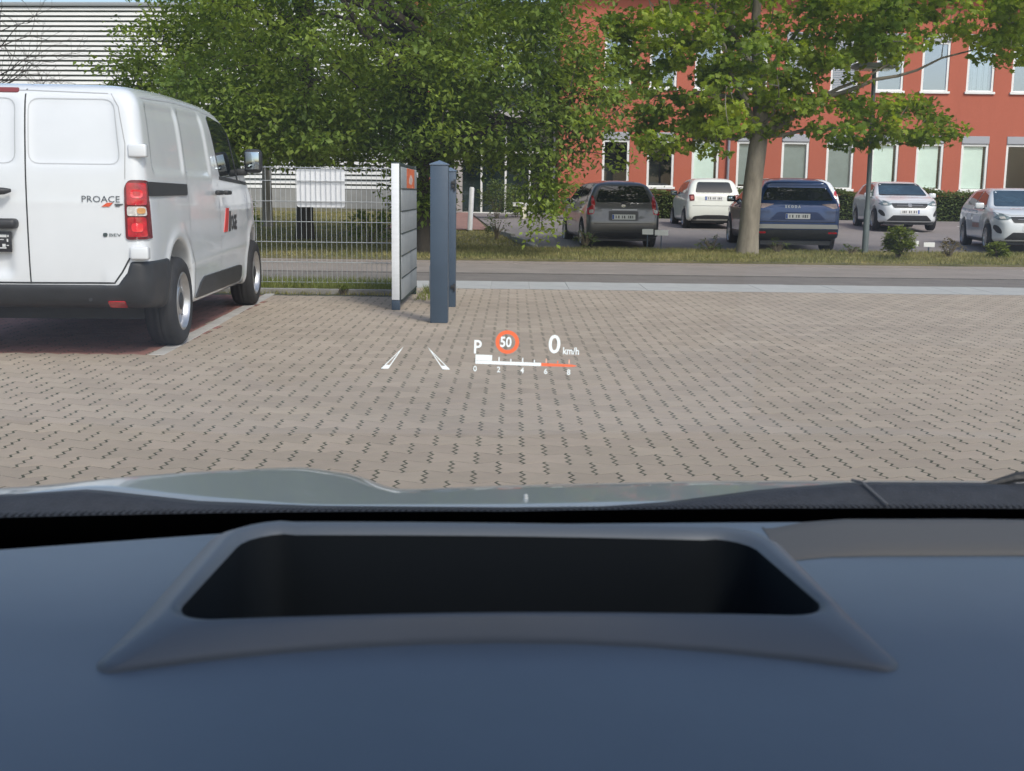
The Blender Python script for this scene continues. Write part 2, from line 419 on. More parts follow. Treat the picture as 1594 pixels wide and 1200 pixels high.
def mirror(parent, bm_, side, y, z, x, m, sz=(.20, .10, .14)):
    s = side
    b = MB(); b.box(s*x if s > 0 else s*(x+sz[0]), s*(x+sz[0]) if s > 0 else s*x, y-.05, y+.06, z-sz[2]/2, z+sz[2]/2)
    o = b.build('wing_mirror', m, parent, bevel=.035, seg=3)
    a = MB(); a.box(*(sorted((s*(x-.10), s*(x+.04)))), y-.02, y+.03, z-sz[2]/2-.005, z-sz[2]/2+.035); a.build('mirror_arm', M_BLKP, o, bevel=.01)
    g = MB(); g.box(*(sorted((s*(x+.025), s*(x+sz[0]-.025)))), y-.0545, y-.049, z-sz[2]/2+.02, z+sz[2]/2-.02); g.build('mirror_glass', mat('mirror_glass', (.45, .52, .56), .02, metal=1.0), o, bevel=.004)
    return o

# ================================================================== SETTING
def T(y): return float(np.clip(.03*(y-26), 0, .47))
def sheet(name, poly_rows, m, z=0.0, label=None):
    """rows of (y, xa, xb): a strip following the rising ground"""
    v = []; f = []
    for (y, a, b) in poly_rows:
        n = 9
        for i in range(n): v.append((a + (b-a)*i/(n-1), y, T(y)+z))
    for r in range(len(poly_rows)-1):
        for i in range(8): f.append((r*9+i, r*9+i+1, (r+1)*9+i+1, (r+1)*9+i))
    o = ob(name, mkmesh(name, v, f, m)); o['kind'] = 'structure'; return o

M_LAWN = mat('lawn_soil', (.11, .115, .045), .95, var=(1.6, .35), col2=(.20, .17, .085), bump=(30, .6))
M_ASPH = mat('asphalt', (.185, .165, .148), .9, var=(2.2, .18), bump=(220, .5))
M_ASPH2 = mat('old_asphalt', (.275, .24, .215), .92, var=(1.3, .14), bump=(220, .5))
M_CARP = mat('car_park_asphalt', (.24, .215, .205), .92, stain=(.35, .16), var=(14, .10), bump=(160, .4))
M_CONC = mat('pale_concrete', (.41, .41, .39), .85, var=(3.0, .10), bump=(120, .3), island=.025)
M_KERB = mat('kerb_concrete', (.27, .26, .24), .9, var=(5, .25), bump=(90, .4), island=.08)
M_JOINT = mat('joint_moss', (.082, .088, .060), .98, var=(14, .45), bump=(300, 1.0))
gr = sheet('ground', [(-150, -250, 250), (0, -250, 250), (26, -250, 250), (33, -250, 250), (41.667, -250, 250), (60, -250, 250), (400, -400, 400)], M_LAWN, -.035)
sheet('yard', [(-150, -250, 250), (0, -250, 250), (16.08, -250, 250)], M_CARP, -.030)
# ---- the street across the picture
road = sheet('road', [(16.10, -120, 120), (17.9, -120, 120)], M_ASPH, -.022)
road2 = sheet('far_lane', [(17.9, -120, 120), (20.55, -120, 120)], M_ASPH2, -.022)
gut = MB(); gut.box(-60, 60, 17.86, 17.98, -.05, -.014); o = gut.build('road_seam', mat('seam_tar', (.125, .115, .105), .9, var=(8, .3))); o['kind'] = 'structure'
def slab_row(name, x0, x1, y0, y1, z0, z1, w, m, label):
    root = empty(name, (0, y0, 0)); tag(root, kind='structure')
    b = MB(); b.box(.001, w-.001, 0, y1-y0, z0, z1); proto = b.build('slab', m, root, bevel=.0015, seg=1)
    n = int((x1-x0)/w)
    proto.location = (x0, 0, 0)
    for i in range(1, n):
        c = proto.copy(); link(c, root); c.location = (x0+i*w, 0, random.uniform(-.003, .002))
    return root
slab_row('pavement', -.79, 9.21, 14.80, 16.08, -.12, .0, .5, M_CONC, '')
slab_row('far_kerb', -10, 15, 20.56, 20.70, -.1, .012, 1.0, M_ASPH2, '')
slab_row('near_kerb', -9.3, -1.3, 13.72, 13.84, -.12, .055, 1.0, M_KERB, '')
slab_row('left_pavement', -9.3, -.8, 15.0, 16.08, -.12, -.005, .5, M_CONC, '')
# raised verges of turf
def turf(name, poly, z, dome=.05):
    b = MB(); b.prism(poly, -.06, z, 'xy'); o = b.build(name, M_LAWN); o['kind'] = 'structure'; return o
turf('verge', [(-60, 20.705), (60, 20.705), (60, 25.3), (-60, 25.3)], .04)
turf('fence_strip', [(-9.3, 13.845), (-1.3, 13.845), (-1.3, 14.99), (-9.3, 14.99)], .03)
turf('corner_turf', [(7.0, 14.2), (9.5, 13.4), (9.5, 14.78), (7.0, 14.78)], .03)
# ---- car park behind the verge
sheet('car_park', [(25.32, .55, 34), (26, .48, 34), (33, -.62, 34), (41.667, -1.5, 34), (42.2, -1.5, 34)], M_CARP, 0.0)
kr = empty('car_park_kerb', (0, 26, 0)); tag(kr, kind='structure')
kp = [(.46, 25.4), (.30, 27), (-.02, 29), (-.33, 31), (-.64, 33)]
for (a, b) in zip(kp[:-1], kp[1:]):
    L = math.hypot(b[0]-a[0], b[1]-a[1]); an = math.atan2(b[1]-a[1], b[0]-a[0])
    mb = MB(); mb.box(.004, L-.004, -.06, .06, -.15, .09); mb.build('kerb_stone', M_KERB, kr, bevel=.01, seg=1, loc=(a[0], a[1]-26, T((a[1]+b[1])/2)), rot=(0, 0, an))
M_BRICKP = mat('pink_paving', (.30, .17, .14), .9, var=(3, .2), bump=(60, .4))
sheet('brick_path', [(32.3, -3.6, -.72), (36, -3.6, -1.02), (41.667, -3.6, -1.55), (43.5, -3.6, -1.55)], M_BRICKP, .006)
# white painted bay lines on the car park
bay = empty('bay_markings', (0, 30, 0)); tag(bay, kind='structure')
for (x, y) in ((8.9, 33.6), (11.4, 33.2), (6.9, 34.4), (13.9, 33.4)):
    v = [(x-.05, y-30, T(y)+.005), (x+.05, y-30, T(y)+.005), (x+.05, y-30+3.6, T(y+3.6)+.005), (x-.05, y-30+3.6, T(y+3.6)+.005)]
    ob('bay_line', mkmesh('bay_line', v, [(0, 1, 2, 3)], mat('road_paint', (.62, .62, .6), .7, var=(12, .3))), bay)

# ---- forecourt of interlocking pavers
M_PAV = mat('paver_grey', (.395, .330, .258), .9, var=(9, .06), bump=(260, .55), island=.085, stain=(.45, .13))
M_PAVR = mat('paver_red', (.27, .125, .10), .9, var=(2.0, .15), bump=(260, .5), island=.12)
M_PAVL = mat('paver_light', (.44, .42, .39), .9, var=(3.0, .12), bump=(260, .5), island=.08)
PW, PD = .21, .185
def paver_outline():
    gx, gy, D_ = .0060, .0021, .028          # wide mossy end joints, tight bed joints, bone-shaped stone
    E = [(0, -D_), (.011, -.004), (-.011, .034), (.012, .072), (-.012, .110), (.011, .148), (-.011, PD+.004), (0, PD+D_)]
    hb = [(0, -D_), (.022, -D_*.55), (.052, 0), (.083, D_*.55), (.105, D_)]; bot = hb + [(PW-x, y) for x, y in reversed(hb[:-1])]
    top = [(x, PD-y) for x, y in bot]; P = []
    for (x, y) in bot: P.append((min(max(x, gx), PW-gx), y+gy))
    for (x, y) in E[1:-1]: P.append((PW+x-gx, y))
    for (x, y) in reversed(top): P.append((min(max(x, gx), PW-gx), y-gy))
    for (x, y) in reversed(E[1:-1]): P.append((x+gx, y))
    return P
PO = paver_outline(); cx_, cy_ = PW/2, PD/2
def inset(P, d):
    o = []; n = len(P)
    for i in range(n):
        a = Vector(P[i-1]); p = Vector(P[i]); b = Vector(P[(i+1) % n]); t1 = (p-a).normalized(); t2 = (b-p).normalized()
        nn = Vector((-(t1+t2).y, (t1+t2).x)); nn = nn.normalized() if nn.length > 1e-6 else Vector((-t1.y, t1.x)); o.append(tuple(p + nn*d))
    return o
PI_ = inset(PO, .0012)
nP = len(PO)
PV = [(x, y, 0.0) for x, y in PI_] + [(x, y, -.0012) for x, y in PO] + [(x, y, -.014) for x, y in PO]
PF = [tuple(range(nP))] + [(i+nP, (i+1) % nP+nP, (i+1) % nP, i) for i in range(nP)] + [(i+2*nP, (i+1) % nP+2*nP, (i+1) % nP+nP, i+nP) for i in range(nP)]
fore = sheet('forecourt', [(-4, -10, 13), (4, -10, 13), (14.79, -10, 13)], M_JOINT, -.0009)
def proj(x, y, z):
    q = camo.matrix_world.inverted() @ Vector((x, y, z)); return 797 + 1820*q.x/-q.z, 600 - 1820*q.y/-q.z
near = []; rest = [[], [], []]
cell = []
r = 0; y = -3.0
while y < 14.58:
    x = -9.4 + (PW/2 if r % 2 else 0)
    while x < 12.6:
        xc, yc = x+PW/2, y+PD/2
        xl = -2.62 - .045*(yc-9)            # light row beside the van bay
        if yc > 13.55 and xc < -1.25: x += PW; continue
        zone = 0
        if 8.45 < yc < 13.6:
            if xc < xl: zone = 1
        cell.append((x, y, zone, xc, yc)); x += PW
    y += PD; r += 1
vis = []
for i, c in enumerate(cell):
    if c[4] < 4.3: continue
    u, v = proj(c[3], c[4], 0)
    if -40 < u < 1634 and v < 790: vis.append((c[4], abs(c[3]), i))
vis.sort(); pick = set(k for _, _, k in vis[:300])
pme = mkmesh('paver', PV, PF, M_PAV)
rv = np.array(PV); fi = [np.array(q) for q in PF]
allv = []; allf = []; allm = []; base = 0
for i, (x, y, zone, _, _) in enumerate(cell):
    dz = random.gauss(.0001, .0002); tx, ty = random.gauss(0, .0010), random.gauss(0, .0010)
    if i in pick:
        o = ob('paver', pme, fore, (x+PW/2, y+PD/2, dz), (ty, -tx, random.gauss(0, .002)))
        continue
    w = rv.copy(); w[:, 2] += dz + (w[:, 0]-cx_)*tx + (w[:, 1]-cy_)*ty; w[:, 0] += x + random.gauss(0, .0008); w[:, 1] += y
    allv.append(w); allf += [tuple((q+base).tolist()) for q in fi]; allm += [zone]*len(fi); base += len(rv)
pme.transform(Matrix.Translation((-PW/2, -PD/2, 0)))
pf = ob('paver_field', mkmesh('paver_field', np.concatenate(allv), allf, [M_PAV, M_PAVR, M_PAVL], allm), fore); pf['kind'] = 'stuff'

# straight edging stones along the van bay
ed = empty('bay_edging', (-2.60, 8.45, 0), R(2.58)); tag(ed, kind='structure')
b = MB(); b.box(-.055, .055, .004, .196, -.10, .0045); e0 = b.build('edging_stone', M_PAVL, ed, bevel=.003, seg=1)
for i in range(1, 26):
    c = e0.copy(); link(c, ed); c.location = (random.gauss(0, .002), .2*i, random.uniform(-.002, .001))
# ---- grass blades
def blades(name, n, xr, yr, h, m, zf, wid=.012, keep=None, label='', lean=.5):
    x = RNG.uniform(*xr, n); y = RNG.uniform(*yr, n)
    if keep is not None:
        k = keep(x, y); x = x[k]; y = y[k]; n = len(x)
    a = RNG.uniform(0, 6.283, n); hh = h*RNG.uniform(.45, 1.15, n); lx = RNG.normal(0, lean, n)*hh; ly = RNG.normal(0, lean, n)*hh
    z = np.array([zf(q) for q in y]) if callable(zf) else np.full(n, zf)
    dx, dy = np.cos(a)*wid/2, np.sin(a)*wid/2
    V = np.stack([np.stack([x-dx, y-dy, z], 1), np.stack([x+dx, y+dy, z], 1), np.stack([x+lx, y+ly, z+hh], 1)], 1).reshape(-1, 3)
    Fc = np.arange(3*n).reshape(n, 3)
    o = ob(name, mkmesh(name, V, Fc, m)); tag(o, label, 'grass', None, 'stuff'); return o
M_GRASS = mat('grass_blades', (.17, .21, .052), .8, var=(.9, .35), col2=(.37, .32, .14), island=.35, trans=.25)
M_GRASS2 = mat('lush_grass_blades', (.14, .22, .035), .75, var=(2.2, .3), col2=(.26, .27, .08), island=.3, trans=.3)
blades('verge_grass', 70000, (-14, 14), (20.72, 25.3), .075, M_GRASS, .035, .014, label='dry mown grass of the verge beyond the street')
blades('strip_grass', 11000, (-6.5, -1.32), (13.86, 14.95), .12, M_GRASS2, .03, .010, label='green grass strip along the foot of the mesh fence')
blades('joint_weeds', 900, (-5.5, -1.4), (13.60, 13.72), .06, M_GRASS, -.01, .012, label='dry weeds along the near kerb below the fence')
blades('corner_grass', 1500, (7.05, 9.0), (14.25, 14.75), .07, M_GRASS, .03, .012, label='grass tuft at the right end of the pale pavement')
blades('lawn_grass', 70000, (-16, .5), (25.3, 42), .07, M_GRASS, lambda q: T(q)-.035, .018, keep=lambda x, y: (x < .44-(y-25.4)*.145) & ~((y > 32.3) & (x > -3.6)), label='shaded lawn under the big trees beyond the street')
blades('post_grass', 500, (-1.1, -.75), (13.0, 14.7), .10, M_GRASS2, -.01, .011, label='small green tuft at the foot of the gate posts')

# ================================================================== BUILDINGS
M_STUCCO = mat('red_stucco', (.43, .120, .072), .9, var=(14, .05), bump=(90, .25), stain=(.9, .09, (1, 1, .22)))
M_FRAME = mat('white_window_frame', (.78, .78, .76), .4, var=(6, .04))
M_BOX = mat('shutter_box_grey', (.36, .37, .40), .5)
M_PANE = glassmat('window_glass', (.90, .95, .93), .06)
M_PANEU = glassmat('window_glass_sky_tint', (.6, .7, .72), .42, (.62, .74, .92))  # bluish sky reflection put into the gloss tint and raised reflectance
M_BLIND = mat('mint_blind', (.74, .84, .78), .8, var=(3, .05))
M_BLINDG = mat('grey_blind', (.23, .27, .27), .8, var=(3, .1))
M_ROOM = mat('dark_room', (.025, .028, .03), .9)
M_LAM = mat('blind_slats_grey', (.40, .41, .44), .5)
rb = empty('office_building', (1.55, 42.0, T(42)))
tag(rb, 'two-storey brick-red office building with rows of white framed windows behind the car park', 'building')
bz = T(42)
Wx = [3.56 + 1.58*k for k in range(0, 18)]; WW = .96
X0, X1 = 0.0, Wx[-1]+1.2-1.55
rows = [(1.44-bz, 3.36-bz), (4.84-bz, 6.82-bz)]
wl = MB()
lv = [-.3, rows[0][0], rows[0][1], rows[1][0], rows[1][1], 8.15-bz]
for a, b in ((0, 1), (2, 3), (4, 5)): wl.box(X0, X1, 0, .35, lv[a], lv[b])
for (s0, s1) in rows:
    e = X0
    for wx in Wx:
        l_ = wx-1.55-WW/2; wl.box(e, l_, 0, .35, s0, s1); e = l_+WW
    wl.box(e, X1, 0, .35, s0, s1)
wl.build('wall', M_STUCCO, rb)
rm_ = MB(); rm_.box(X0+.05, X1-.05, .75, 8, -.3, 8.1-bz); rm_.build('room_dark_block', M_ROOM, rb)  # near-black block stands in for the shade of the unlit rooms
sw = MB(); sw.box(X0, .3, .352, 9, -.3, 8.15-bz); sw.build('side_wall', M_STUCCO, rb)
rf = MB(); rf.box(X0-.35, X1+.3, -.55, 9, 8.155-bz, 8.38-bz); rf.build('roof', mat('roof_dark', (.075, .06, .06), .8, var=(2, .2)), rb, bevel=.02)
kinds0 = ['dark', 'dark', 'mint', 'grey', 'grey', 'grey', 'mint', 'mint', 'mint', 'dark'] + ['mint', 'grey', 'dark', 'mint', 'mint', 'grey', 'dark', 'mint']
kinds1 = ['sky', 'sky', 'sky', 'lam', 'lam', 'lam', 'sky', 'sky', 'curt', 'sky'] + ['sky', 'curt', 'sky', 'sky', 'lam', 'sky', 'sky', 'sky']
fr_ = MB()
hgt = rows[0][1]-rows[0][0]
def frame_mesh(h):
    b = MB(); t = .085; bh = .27
    b.box(-WW/2, -WW/2+t, .02, .12, 0, h-bh); b.box(WW/2-t, WW/2, .02, .12, 0, h-bh)
    b.box(-WW/2+t, WW/2-t, .02, .12, 0, t); b.box(-WW/2+t, WW/2-t, .02, .12, h-bh-t, h-bh); return b
for ri, (s0, s1) in enumerate(rows):
    h = s1-s0; first = None
    for k, wx in enumerate(Wx):
        x = wx-1.55; kind = (kinds0 if ri == 0 else kinds1)[k]
        if first is None:
            fo = frame_mesh(h).build('window', M_FRAME, rb, bevel=.008, seg=1, loc=(x, 0, s0))
            sb = MB(); sb.box(-WW/2-.0, WW/2, -.03, .10, h-.268, h-.004); sbo = sb.build('shutter_box', M_BOX, fo, bevel=.012, seg=1)
            si = MB(); si.box(-WW/2-.05, WW/2+.05, -.07, .015, -.05, .035); sio = si.build('sill', M_FRAME, fo, bevel=.01, seg=1)
            pa = MB(); pa.add([(-WW/2+.086, .066, .086), (WW/2-.086, .066, .086), (WW/2-.086, .066, h-.27-.086), (-WW/2+.086, .066, h-.27-.086)], [(0, 1, 2, 3)]); pao = pa.build('pane', M_PANE if ri == 0 else M_PANEU, fo)
            first = (fo, sbo, sio, pao)
        else:
            fo = first[0].copy(); link(fo, rb); fo.location = (x, 0, s0)
            for q in first[1:]: c = q.copy(); link(c, fo)
        if kind in ('mint', 'grey', 'curt'):
            drop = random.choice([0, 0, .05]) if kind != 'curt' else 0
            bl = MB()
            if kind == 'curt':
                for q in range(14):
                    xx = -WW/2+.09 + q*(WW-.18)/14; bl.box(xx, xx+.045, .15+.02*math.sin(q*1.7), .17+.02*math.sin(q*1.7), .1, h-.3)
                bl.build('blind', mat('net_curtain', (.55, .58, .6), .8), fo)
            else:
                bl.box(-WW/2+.09, WW/2-.09-(.07 if kind == 'mint' else 0), .12, .13, .1+drop, h-.3); bl.build('blind', M_BLIND if kind == 'mint' else M_BLINDG, fo)
        elif kind == 'lam':
            bl = MB(); z = h-.3
            while z > (.1 if k % 2 else .7):
                bl.box(-WW/2+.085, WW/2-.085, .0, .05, z-.045, z-.012); z -= .058
            bl.build('blind', M_LAM, fo)
# drain pipe between the windows
dp = MB(); dp.tube([(Wx[2]-1.55+.80, -.08, -.3), (Wx[2]-1.55+.80, -.08, 8.1-bz)], .05, 10); dp.build('drain_pipe', mat('zinc', (.33, .33, .36), .45, metal=.5), rb, smooth=True)
# glazed entrance wing left of the red block
ew = empty('entrance_wing', (-3.6, 43.2, T(43)))
tag(ew, 'grey glazed entrance wing half hidden by the big tree left of the red block', 'building')
M_GREYW = mat('grey_cladding', (.36, .34, .33), .7, var=(2, .08))
b = MB(); b.box(-.15, .55, 0, .4, -.3, 7.6); b.build('red_wall', M_STUCCO, ew)
b = MB(); b.box(1.42, 1.72, -.5, -.2, -.3, 3.3); b.build('column', M_GREYW, ew, bevel=.02)
b = MB(); b.box(.56, 5.12, -.55, 1.5, 3.3, 3.62); b.build('canopy', M_GREYW, ew, bevel=.02)
b = MB(); b.box(.56, 5.12, .42, 1.5, 3.62, 7.5); b.box(.56, 5.12, .9, 1.5, -.3, 3.3); b.build('back_wall', mat('dark_glazing', (.03, .045, .045), .08, spec=.8, var=(.6, .5)), ew)
for i in range(6):
    x = .60 + i*.88
    b = MB(); b.box(x, x+.07, .1, .18, -.1, 3.29); b.box(x+.07, x+.88, .1, .18, 2.15, 2.22); b.box(x+.07, x+.88, .1, .18, -.1, .02)
    d = b.build('door_frame', M_FRAME, ew)
    g = MB(); g.add([(x+.072, .135, .02), (x+.878, .135, .02), (x+.878, .135, 2.15), (x+.072, .135, 2.15)], [(0, 1, 2, 3)]); g.build('pane', M_PANE, d)
    g = MB(); g.add([(x+.072, .135, 2.22), (x+.878, .135, 2.22), (x+.878, .135, 3.29), (x+.072, .135, 3.29)], [(0, 1, 2, 3)]); g.build('pane', M_PANE, d)
for i in range(4):
    b = MB(); x = .9+i*1.08; b.box(x, x+.9, .36, .415, 4.5, 6.4); w_ = b.build('window', M_FRAME, ew)
    b = MB(); b.box(x+.08, x+.82, .345, .358, 4.58, 6.32); b.build('pane', mat('pale_glass', (.30, .38, .38), .08, var=(1.5, .4)), w_)

# ---- white slatted hall at the left
hall = empty('warehouse_hall', (-14, 52, 0), R(-4))
tag(hall, 'large hall clad in white horizontal slats behind the van and the big tree', 'building')
b = MB(); b.box(-24, 15, .1, 18, -.1, 8.86); b.build('backing_wall', mat('hall_backing', (.16, .18, .16), .8), hall)
b = MB(); b.box(-24, 15, -.06, .098, -.1, 1.25); b.build('plinth', mat('hall_plinth', (.30, .30, .29), .85, var=(1, .15)), hall)
b = MB(); b.box(-24.1, 15.1, -.16, 18, 8.9, 9.06); b.build('eaves', mat('hall_eaves', (.30, .32, .33), .5), hall, bevel=.03)
M_SLAT = mat('white_slat', (.80, .80, .78), .5, var=(.5, .04))
b = MB(); b.prism([(-.06, 0), (.0, .02), (.09, .02), (.09, .128), (.03, .135), (-.04, .115)], -24, 15, 'yz'); s0 = b.build('cladding_slat', M_SLAT, hall, loc=(0, 0, 1.28))
z = 1.28+.207
while z < 8.75:
    c = s0.copy(); link(c, hall); c.location = (0, 0, z); z += .207

# ================================================================== FENCE, GATE, POSTS
M_GALV = mat('galvanised', (.46, .48, .48), .5, metal=.35, var=(20, .15))
M_ANTH = mat('anthracite_paint', (.048, .075, .112), .42, var=(3, .10), bump=(120, .05))
M_DKGRN = mat('dark_green_paint', (.022, .040, .038), .5)
fe = empty('mesh_fence', (-1.35, 14.2, 0)); tag(fe, 'galvanised double rod mesh fence between the van and the gate', 'fence')
b = MB(); b.tube([(0, 0, .07), (0, 0, 1.485)], .0033, 6); wm = b.build('vertical_wire', M_GALV, fe, smooth=True)
for i in range(1, 50):
    c = wm.copy(); link(c, fe); c.location = (-.0605*i, 0, 0)
b = MB(); b.tube([(.02, -.008, 0), (-3.1, -.008, 0)], .0045, 6); b.tube([(.02, .008, 0), (-3.1, .008, 0)], .0045, 6); hw = b.build('horizontal_rods', M_GALV, fe, smooth=True, loc=(0, 0, .10))
for i in range(1, 6):
    c = hw.copy(); link(c, fe); c.location = (0, 0, .10+.242*i)
c = hw.copy(); link(c, fe); c.location = (0, 0, 1.468)
for x in (.03, -2.5):
    b = MB(); b.box(x-.03, x+.03, .025, .065, -.1, 1.5); b.build('post', M_DKGRN, fe, bevel=.004)
bd = MB(); bd.prism(rpoly([(-2.615, 1.0), (-2.035, 1.0), (-2.035, 1.455), (-2.615, 1.455)], .035), 14.222, 14.228, 'xz')
tag(bd.build('white_board', mat('board_white', (.78, .79, .80), .5, var=(4, .04))), 'blank white board mounted behind the rods of the mesh fence', 'sign')
# gate leaf, swung open towards the camera
ga = empty('gate_leaf', (-1.2, 11.98, 0)); tag(ga, 'open gate leaf with grey panels, white end strip and orange notice', 'gate')
b = MB(); b.box(-.042, .042, -.04, .04, .0, .10); b.build('foot', M_ANTH, ga, bevel=.004)
b = MB(); b.box(-.039, .039, -.042, -.036, .105, 1.475); b.build('reflective_strip', mat('white_reflector', (.74, .77, .80), .4, var=(8, .05), stretch=(1, 1, 6)), ga, bevel=.001)
b = MB(); b.box(-.04, .046, -.034, .05, .105, 1.49); b.build('end_stile', M_DKGRN, ga, bevel=.005)
b = MB(); b.box(-.02, .05, 1.86, 1.93, .0, 1.49); b.build('hinge_stile', M_DKGRN, ga, bevel=.005)
b = MB(); b.box(-.015, .040, .052, 1.858, 1.455, 1.485); b.box(-.015, .040, .052, 1.858, .05, .085); b.build('rail', M_DKGRN, ga, bevel=.004)
M_GPAN = mat('grey_gate_panel', (.27, .295, .31), .55, var=(5, .08))
for i in range(6):
    z0 = .092 + i*.2265
    b = MB(); b.box(.044, .056, .056, 1.90, z0+.006, z0+.2225); pn = b.build('panel', M_GPAN, ga, bevel=.004)
    b = MB(); b.tube([(.058, .056, z0), (.058, 1.90, z0)], .0045, 6); b.build('rod', M_DKGRN, ga, smooth=True)
b = MB(); b.box(.0565, .0590, .62, 1.55, 1.235, 1.442); nt_ = b.build('notice', mat('orange_notice', (.60, .13, .045), .55, var=(5, .25)), ga)
b = MB(); b.prism(rpoly([(.85, 1.28), (1.15, 1.27), (1.35, 1.33), (1.10, 1.385), (.9, 1.35)], .05), .0592, .0605, 'yz'); b.build('faded_print', mat('notice_print', (.55, .40, .36), .6), nt_)
b = MB(); b.box(.058, .070, 1.84, 1.95, 1.36, 1.42); b.build('hinge', M_GALV, ga, bevel=.004)
# anthracite posts
def cap_post(name, loc, w, h, label, hinges):
    o = empty(name, loc); tag(o, label, 'post', 'anthracite gate posts')
    b = MB(); b.box(-w/2, w/2, -w/2, w/2, 0, h-.045); b.build('shaft', M_ANTH, o, bevel=.008, seg=2)
    e = w/2+.006; b = MB(); b.add([(-e, -e, h-.044), (e, -e, h-.044), (e, e, h-.044), (-e, e, h-.044), (-e, -e, h-.034), (e, -e, h-.034), (e, e, h-.034), (-e, e, h-.034), (0, 0, h)], [(3, 2, 1, 0), (0, 1, 5, 4), (1, 2, 6, 5), (2, 3, 7, 6), (3, 0, 4, 7), (4, 5, 8), (5, 6, 8), (6, 7, 8), (7, 4, 8)]); b.build('cap', mat('cap_paint', (.12, .165, .225), .35), o)
    for z in hinges:
        b = MB(); b.box(.012, w/2-.004, -w/2-.022, -w/2-.001, z-.018, z+.012); b.tube([(w/2-.012, -w/2-.014, z-.05), (w/2-.012, -w/2-.014, z+.03)], .010, 8); b.build('hinge', M_BLKP, o, bevel=.004)
    return o
cap_post('gate_post', (-.685, 10.86, 0), .163, 1.485, 'thick anthracite square post with pyramid cap standing nearest on the pavers', [])
cap_post('gate_post', (-.668, 12.38, 0), .12, 1.455, 'thinner anthracite post with latch fittings right behind the thick capped post', [1.26, 1.30, .22])
b = MB(); b.box(-.06, .06, -.06, .06, 0, .34); tag(b.build('stub_post', mat('stub_grey', (.20, .21, .23), .6), loc=(-.935, 13.9, 0), bevel=.01), 'short grey stub post low beside the gate leaf', 'post')
b = MB(); b.lathe([(.001, 1.16), (.05, 1.155), (.068, 1.12), (.068, 0), (.001, 0)], 20, 'z'); bo = b.build('bollard', mat('bollard_white', (.72, .73, .75), .5, var=(6, .06)), loc=(-1.20, 32.1, T(32.1)), smooth=True, rot=(0, R(2.5), 0)); tag(bo, 'slim white bollard on the pink path near the entrance', 'bollard')
# low bay plates on stakes
def bay_plate(loc, pls, st, label):
    o = empty('bay_plate_sign', loc); tag(o, label, 'sign', 'low white bay plates')
    for (x, w, h, z) in pls:
        b = MB(); b.box(x-w/2, x+w/2, -.012, 0, z-h/2, z+h/2); b.build('plate', M_FRAME, o, bevel=.004, seg=1)
    for (x, w, z1) in st:
        b = MB(); b.box(x-w/2, x+w/2, .002, .04, -.05, z1); b.build('stake', mat('cream_stake', (.74, .70, .56), .6) if w > .1 else M_ANTH, o, bevel=.004, seg=1)
bay_plate((.31, 38.4, T(38.4)), [(-.19, .34, .13, .46), (.20, .34, .13, .47)], [(.02, .13, .50)], 'white T-shaped plate on a cream stake by the entrance shrubs')
bay_plate((3.03, 25.55, 0), [(-.13, .24, .12, .40), (.17, .29, .12, .385)], [(-.13, .022, .40), (.17, .022, .38)], 'low pair of white plates beside the grey car')
bay_plate((8.77, 25.45, 0), [(-.15, .26, .12, .22), (.21, .24, .10, .20)], [(-.15, .022, .2), (.21, .022, .2)], 'low pair of white plates between the round bush and the right white car')
# ---- street lamp
la = empty('street_lamp', (7.30, 24.45, .03)); tag(la, 'grey street lamp with flat square head rising through the maple', 'street lamp')
M_LAMP = mat('lamp_post_grey', (.13, .155, .155), .5, metal=.2, var=(4, .12))
b = MB(); b.tube([(0, 0, 0), (0, 0, .9), (0, 0, .95), (-.03, 0, 3.72)], [.066, .064, .05, .042], 14); b.build('pole', M_LAMP, la, smooth=True)
b = MB(); b.box(-.44, .38, -.28, .28, 3.74, 3.84); b.build('lamp_head', mat('lamp_head', (.30, .32, .32), .45), la, bevel=.03)
b = MB(); b.box(-.36, .30, -.22, .22, 3.715, 3.739); b.build('lamp_glass', mat('lamp_glass', (.6, .62, .6), .2), la)

